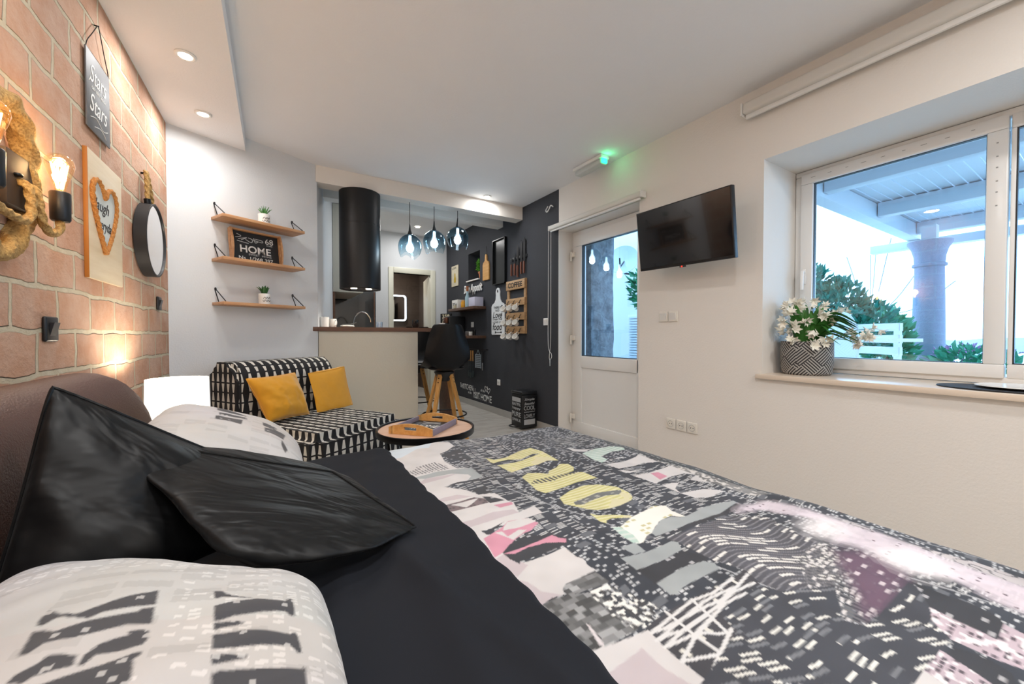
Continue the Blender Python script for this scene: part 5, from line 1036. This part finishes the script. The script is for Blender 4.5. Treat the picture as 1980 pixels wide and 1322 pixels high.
def gridmesh(name, X, Y, Z, m, parent, col=None):
    h, w = X.shape; me = bpy.data.meshes.new(name); co = np.stack([X, Y, Z], -1).reshape(-1, 3)
    idx = np.arange(h * w).reshape(h, w); q = np.stack([idx[:-1, :-1], idx[:-1, 1:], idx[1:, 1:], idx[1:, :-1]], -1).reshape(-1, 4)
    me.vertices.add(h * w); me.vertices.foreach_set('co', co.ravel().astype('f')); me.loops.add(q.size); me.loops.foreach_set('vertex_index', q.ravel().astype('i'))
    me.polygons.add(len(q)); me.polygons.foreach_set('loop_start', (np.arange(len(q)) * 4).astype('i')); me.polygons.foreach_set('use_smooth', np.ones(len(q), bool))
    me.update(calc_edges=True); me.validate(); me.materials.append(m)
    if col is not None:
        a = me.color_attributes.new('Col', 'FLOAT_COLOR', 'POINT'); c4 = np.ones((h * w, 4), 'f'); c4[:, :3] = col.reshape(-1, 3); a.data.foreach_set('color', c4.ravel())
    return link(name, me, parent)
def drape(s, flat, r):
    # arc length -> (advance, drop) for cloth rolling over an edge of radius r
    d = np.maximum(s - flat, 0); a = np.minimum(d / r, math.pi / 2); ex = np.maximum(d - r * math.pi / 2, 0)
    return np.where(s < flat, s, flat + r * np.sin(a) + ex * .06), r * (1 - np.cos(a)) + ex
def folds(X, Y): return .006 * np.sin(X * 5 + Y * 3.1) * np.sin(Y * 4.3 + .8) + .0035 * np.sin(X * 13 - Y * 9 + 2 * np.sin(Y * 5)) + .004 * (vnoise(X, Y, 6, 2) - .5) + .003 * (vnoise(X, Y, 15, 5) - .5)
dv = thing('duvet', 'duvet with a night city print and a charcoal turned back edge on the bed', 'duvet', (0, 0, 0))
U, V = np.meshgrid(np.arange(  .37, 1.78, .0028), np.arange(-.10, 2.12, .0028))
Xd, zx = drape(U, 1.31, .12); Yd, zy = drape(V, 1.66, .11); zx = np.minimum(zx, .42); zy = np.minimum(zy, .42)
Zd = .588 - np.maximum(zx, zy) - np.minimum(zx, zy) * .15 + folds(U, V)
q_ = .0007
gridmesh('printed_cover', Xd, Yd, Zd, M_PRINT, dv, sum(paint_print(U + a * q_, V + b * q_) for a, b in ((-1, -.4), (.4, -1), (1, .4), (-.4, 1))) / 4)
U, V = np.meshgrid(np.linspace(-.34, .424, 150), np.linspace(-.32, 2.12, 330))
Yd, zy = drape(V, 1.66, .116); zy = np.minimum(zy, .42)
hem = .006 * np.sin(V * 31) + .004 * np.sin(V * 73 + 1)
Ue = U + hem * np.clip((U - .2) / .22, 0, 1) * .5
fold_ = .010 * np.exp(-((U - .12 - .14 * np.sin(V * 2.2)) / .035) ** 2) + .008 * np.exp(-((U - .27 + .25 * (V - .7)) / .025) ** 2) * np.clip((1.15 - V) / .3, 0, 1) + .007 * np.exp(-((U - .02 - .3 * (V - .5)) / .03) ** 2)
Zk = .600 - zy + folds(U, V) + fold_ - .016 * np.clip((U - .400) / .024, 0, 1) ** 2
gridmesh('turned_back_edge', Ue, Yd, Zk, M_DKCOT, dv)

# ---------------------------------------------------------------- pillows
def printpillow(label, cs, th, letters, seed):
    o = cushion('pillow', cs, th, M_PRINT, n=300 if seed == 3 else 200, wr=.008, ws=7, pinch=.04, bel=.5, seed=seed, seam=.002, cr=.10)
    tag(o, label, 'pillow', None); me = o.data; n = len(me.vertices); co = np.empty(n * 3, 'f'); me.vertices.foreach_get('co', co); co = co.reshape(-1, 3); X, Y = co[:, 0].astype(float), co[:, 1].astype(float)
    v = vnoise(X, Y, 5, 1 + seed) * .5 + vnoise(X, Y, 14, 2 + seed) * .5
    c = np.array((.50, .495, .49))[None] * (.90 + .2 * v)[:, None]; c[:, 2] *= 1.0 + .12 * (vnoise(X, Y, 6, 9) - .4)
    pk = vnoise(X, Y, 4, 6 + seed) > .62; c[pk] *= np.array((1.0, .96, .96))
    wn = win(X, Y, .016, .009, .4, 1, .7, .6) & (vnoise(X, Y, 5, 4 + seed) > .45); c[wn] = np.minimum(c[wn] * 1.28, .78)
    wn = win(X, Y, .05, .02, .25, 3, .9, .8); c[wn] *= .88
    cov = np.zeros(n)
    for dx_, dy_ in ((-1, -.4), (.4, -1), (1, .4), (-.4, 1)):
        for L in letters: cov += inside(X + dx_ * .0012, Y + dy_ * .0012, L) * .25
    ink = np.where(win(X, Y, .010, .012, .14, 5, .6, .6)[:, None], np.array((.40, .39, .38))[None], np.array((.045, .045, .052))[None])
    cov = np.clip(cov, 0, 1)[:, None]; c = c * (1 - cov) + ink * cov
    a = me.color_attributes.new('Col', 'FLOAT_COLOR', 'POINT'); c4 = np.ones((n, 4), 'f'); c4[:, :3] = c; a.data.foreach_set('color', c4.ravel())
    for ch in o.children:
        ch.data.materials.clear(); ch.data.materials.append(mat('pillow_seam', '#cfcac6', .8))
    return o
pf = printpillow('pale pillow with large dark serif letters in front of the black satin cushions', [(.085, .03, .645), (.075, .76, .645), (-.33, .885, .735), (-.34, .05, .735)], .19, LETTERS, 3)
BL = [[(-0.15, 1.609), (-0.061, 1.579), (-0.143, 1.528)], [(-0.136, 1.505), (-0.065, 1.524), (-0.064, 1.503), (-0.134, 1.485)], [(-0.14, 1.471), (-0.074, 1.479), (-0.076, 1.423), (-0.139, 1.429)], [(-0.023, 1.54), (0.017, 1.538), (0.015, 1.484), (-0.022, 1.494)], [(-0.017, 1.476), (0.041, 1.501), (0.033, 1.412), (-0.017, 1.413)], [(0.029, 1.403), (0.042, 1.344), (0.035, 1.304), (0.026, 1.36)]]
printpillow('pale printed pillow at the far side of the bed beside the lamp', [(.10, 1.16, .635), (.10, 1.76, .64), (-.31, 1.78, .80), (-.31, 1.16, .80)], .22, BL, 8)
M_SATIN, nt_, b_ = new('black_satin'); b_.inputs['Base Color'].default_value = lin('#08090b'); b_.inputs['Roughness'].default_value = .42; b_.inputs['Sheen Weight'].default_value = .04; b_.inputs['Specular IOR Level'].default_value = .28
w_ = coords(nt_, scale=(4, 15, 7), rot=(.3, .5, .6)); w2_ = nd(nt_, 'ShaderNodeTexNoise', {'Vector': w_, 'Scale': 1.0, 'Detail': 3.0, 'Distortion': .5}).outputs[0]
bump(nt_, b_, w2_, .028, .7)
c1 = cushion('cushion', [(-.34, .80, .645), (.0, 1.0, .665), (.03, 1.13, .715), (-.305, .93, 1.005)], .13, M_SATIN, n=72, wr=.013, ws=7, pinch=.03, seed=2, seam=.003); tag(c1, 'tall black satin cushion leaning with one corner up on the headboard', 'cushion')
c2 = cushion('cushion', [(-.034, .832, .666), (.30, .91, .618), (.132, 1.065, .738), (-.243, .985, .893)], .25, M_SATIN, n=72, wr=.013, ws=7, pinch=.03, seed=12, seam=.003); tag(c2, 'black satin cushion lying in front of the taller black one', 'cushion')
lt = B(); bx(lt, -.014, .014, -.001, .001, -.008, .008); lt.transform(Matrix.Translation((-.036, .818, .660)) @ Matrix.Rotation(R(35), 4, 'X')); obj('care_label', lt, mat('label_white', '#e8e8e8', .6), c2)
# ---------------------------------------------------------------- outside
M_STONE, nt_, b_ = new('rough_stone'); v_ = coords(nt_); vo = nd(nt_, 'ShaderNodeTexVoronoi', {'Vector': v_, 'Scale': 6.0}, feature='DISTANCE_TO_EDGE'); f_ = noise(nt_, v_, 14, 7, .7)
nt_.links.new(ramp(nt_, f_, [(.3, '#545a63'), (.7, '#9aa3ac')]), b_.inputs['Base Color']); b_.inputs['Roughness'].default_value = .95; bump(nt_, b_, (S(nt_, vo.outputs[0]).m('MINIMUM', .08) * 4.0 + S(nt_, f_)).k, .012, .8)
M_PERG = mat('pergola_white', '#c3ccd4', .5); M_COLM = mat('column_stone', '#8b93a6', .8, var=.15, vs=30, bm=.004, bs=80)
struct(box('ground', 3.9, 26, -14, 2.9, -.02, .40, mat('terrace_stone', '#d9d6d0', .7, var=.1)))
struct(box('ground', 3.34, 26, -14, 16, -.12, -.02, mat('terrace_stone', '#d9d6d0', .7, var=.1)))
g_ = bx(B(), 3.0, 3.34, 3.20, 3.305, 0, 2.195); bmesh.ops.subdivide_edges(g_, edges=g_.edges[:], cuts=18, use_grid_fill=True)
for v in g_.verts:
    k = .016 * mnoise.noise(v.co * 9) + .01 * mnoise.noise(v.co * 25); v.co.y = min(v.co.y + k - .012, 3.304) if v.co.y < 3.25 else v.co.y
struct(obj('trim_6', g_, M_STONE))
pg = thing('pergola', 'white timber pergola with a boarded roof over the terrace', 'pergola', (0, 0, 0))
obj('beam', bx(B(), 3.36, 8.1, 1.70, 1.84, 2.46, 2.66, .005), M_PERG, pg); obj('beam', bx(B(), 3.36, 8.1, -.1, .04, 2.46, 2.66, .005), M_PERG, pg); obj('beam', bx(B(), 3.36, 8.1, -2.6, -2.46, 2.46, 2.66, .005), M_PERG, pg)
for x in (3.4, 4.7, 6.2, 7.75): obj('cross_beam', bx(B(), x, x + .13, -4.5, 1.69, 2.50, 2.66, .005), M_PERG, pg)
obj('edge_beam', bx(B(), 7.95, 8.1, -4.5, 2.25, 2.34, 2.455, .005), M_PERG, pg)
b = B()
for k in range(64): bx(b, 3.36, 8.0, -4.4 + .098 * k, -4.4 + .098 * k + .088, 2.675, 2.70)
obj('roof_boards', b, M_PERG, pg)
cl_ = thing('stone_column', 'round stone column with a flared capital under the pergola', 'column', (7.45, 1.5, .401))
obj('shaft', lathe(B(), [(0, 0), (.19, 0), (.19, .08), (.165, .11), (.155, .9), (.14, 1.579), (0, 1.579)], seg=40), M_COLM, cl_)
obj('capital', lathe(B(), [(.14, 1.58), (.165, 1.59), (.165, 1.62), (.145, 1.63), (.15, 1.72), (.175, 1.82), (.215, 1.89), (.215, 1.92), (0, 1.92)], seg=40), M_COLM, cl_)
obj('post', bx(B(), -.07, .07, -.07, .07, 1.921, 2.13), M_PERG, cl_)
def shrub(name, label, loc, blobs, seed, size, m, stem=True, cat='shrub'):
    t = thing(name, label, cat, loc); b = B()
    for i, (c, r, n) in enumerate(blobs): leaves(b, c, r, n, size, seed + i)
    obj('foliage', b, m, t, recalc=False)
    if stem:
        s = B(); rnd = random.Random(seed)
        for (c, r, n) in blobs: tube(s, curve([(rnd.uniform(-.05, .05), rnd.uniform(-.05, .05), 0), (c[0] * .5, c[1] * .5, c[2] * .6), c], 4), .012, 6)
        obj('stem', s, M_WALNUT, t)
    return t
M_BUSH = mat('bush_hazed_green', '#2f8f7c', .5, var=.45, vs=5); M_BUSH2 = mat('bush_hazed_green_light', '#46ac86', .5, var=.4, vs=6)  # leaf greens carry a bluish haze tint in the base colour
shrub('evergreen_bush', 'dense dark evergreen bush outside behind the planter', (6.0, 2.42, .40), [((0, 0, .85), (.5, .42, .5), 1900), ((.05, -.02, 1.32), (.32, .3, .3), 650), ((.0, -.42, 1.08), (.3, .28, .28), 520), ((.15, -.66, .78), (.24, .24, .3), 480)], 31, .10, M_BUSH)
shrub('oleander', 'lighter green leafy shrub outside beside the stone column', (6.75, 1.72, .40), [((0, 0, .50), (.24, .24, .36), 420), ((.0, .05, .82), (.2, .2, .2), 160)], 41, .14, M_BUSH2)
def flowering(label, loc, seed):
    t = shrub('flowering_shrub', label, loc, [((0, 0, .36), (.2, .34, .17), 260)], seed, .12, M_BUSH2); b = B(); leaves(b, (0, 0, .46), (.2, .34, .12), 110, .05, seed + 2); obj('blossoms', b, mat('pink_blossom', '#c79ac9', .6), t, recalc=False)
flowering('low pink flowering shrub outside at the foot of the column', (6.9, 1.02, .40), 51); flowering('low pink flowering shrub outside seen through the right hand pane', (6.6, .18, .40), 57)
tw = thing('bare_branches', 'thin bare branches rising outside behind the evergreen bush', 'tree', (8.8, 2.5, .40)); b = B(); rnd = random.Random(5)
for i in range(7):
    e = Vector((rnd.uniform(-.3, .5), rnd.uniform(-1.0, .4), rnd.uniform(1.3, 2.3))); tube(b, curve([(0, 0, 0), (e.x * .2, e.y * .2, .9), (e.x * .6 + .05, e.y * .6, e.z * .75), e], 4), .007, 5)
obj('twigs', b, mat('twig_grey', '#8d94a0', .8), tw)
gc = thing('garden_chair', 'white garden chair with a rounded back outside the window', 'chair', (4.6, 1.50, .401), R(50))
b = B(); pts = [(.22 * math.cos(t), 0, .60 + .30 * math.sin(t)) for t in [math.pi * k / 14 for k in range(15)]]; prism(b, [(p[0], p[2]) for p in pts] + [(-.21, .47), (.21, .47)], -.012, .012); obj('backrest', b, M_PVC, gc)
obj('seat', bx(B(), -.25, .25, -.48, -.0, .42, .45, .01), M_PVC, gc)
for x in (-.22, .22):
    for y in (-.44, -.02): obj('leg', bx(B(), x - .02, x + .02, y - .02, y + .02, 0, .42), M_PVC, gc)
obj('armrest', bx(B(), .24, .28, -.46, 0, .62, .65), M_PVC, gc); obj('armrest', bx(B(), -.28, -.24, -.46, 0, .62, .65), M_PVC, gc)
tb = thing('garden_bench', 'white slatted garden bench outside under the shrub', 'bench', (5.5, 1.55, .401), R(-125))
for k in range(3): obj('slat', bx(B(), -.35, .35, .0 - .0, .03, .48 + .12 * k, .56 + .12 * k), M_PVC, tb)
obj('seat', bx(B(), -.35, .35, -.4, -.0, .40, .43), M_PVC, tb)
for x in (-.32, .32):
    for y in (-.37, .015): obj('leg', bx(B(), x - .025, x + .025, y - .025, y + .012, 0, .40 if y < 0 else .8), M_PVC, tb)
hl = B(); n = 40
for k in range(n):
    y0, y1 = -14 + 30 * k / n, -14 + 30 * (k + 1) / n; h0, h1 = [.6 + .7 * mnoise.noise(Vector((y * .25, 3, 0))) + .35 * mnoise.noise(Vector((y * .9, 7, 0))) + .3 for y in (y0, y1)]
    prism(hl, [(y0, -.02), (y1, -.02), (y1, h1), (y0, h0)], 24, 25.5, 'x')
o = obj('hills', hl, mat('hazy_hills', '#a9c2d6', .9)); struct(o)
# house across the lane, seen through the door
hs_ = thing('neighbour_house', 'white rendered house with louvred shutters across the lane', 'house', (0, 0, 0))
obj('wall', bx(B(), 5.6, 6.0, 3.0, 8.5, -.02, 4.2), mat('render_white', '#dfe3e6', .8), hs_)
wf = obj('window_frame', bx(B(), 5.56, 5.598, 4.2, 4.95, .55, 1.45), M_PVC, hs_)
b = B()
for k in range(18): bx(b, 5.53, 5.559, 4.24, 4.91, .58 + .047 * k, .612 + .047 * k)
obj('shutter', b, mat('shutter_pale', '#d5dbe2', .5), hs_)
ds = thing('satellite_dish', 'grey satellite dish on the white house seen through the door', 'satellite dish', (5.2, 4.72, 2.35), R(-60))
b = lathe(B(), [(0, 0), (.1, .012), (.2, .045), (.26, .08), (.255, .085), (.19, .052), (0, .01)], seg=36); b.transform(Matrix.Rotation(R(75), 4, 'X')); obj('dish', b, mat('dish_grey', '#b9c2cc', .5), ds)
obj('arm', tube(B(), [(0, 0, 0), (.0, -.3, -.15), (0, -.34, .0)], .012, 8), M_BLKM, ds); obj('bracket', tube(B(), [(0, .02, 0), (0.0, .06, -.2), (.192, .333, -.2)], .018, 8), M_BLKM, ds)
shrub('citrus_tree', 'leafy citrus branch outside the glazed door', (4.75, 3.78, 0), [((0, 0, 1.75), (.32, .3, .32), 420), ((.1, -.2, 1.5), (.25, .25, .2), 160)], 61, .13, mat('citrus_green', '#3a9568', .5, var=.4, vs=6), cat='tree')
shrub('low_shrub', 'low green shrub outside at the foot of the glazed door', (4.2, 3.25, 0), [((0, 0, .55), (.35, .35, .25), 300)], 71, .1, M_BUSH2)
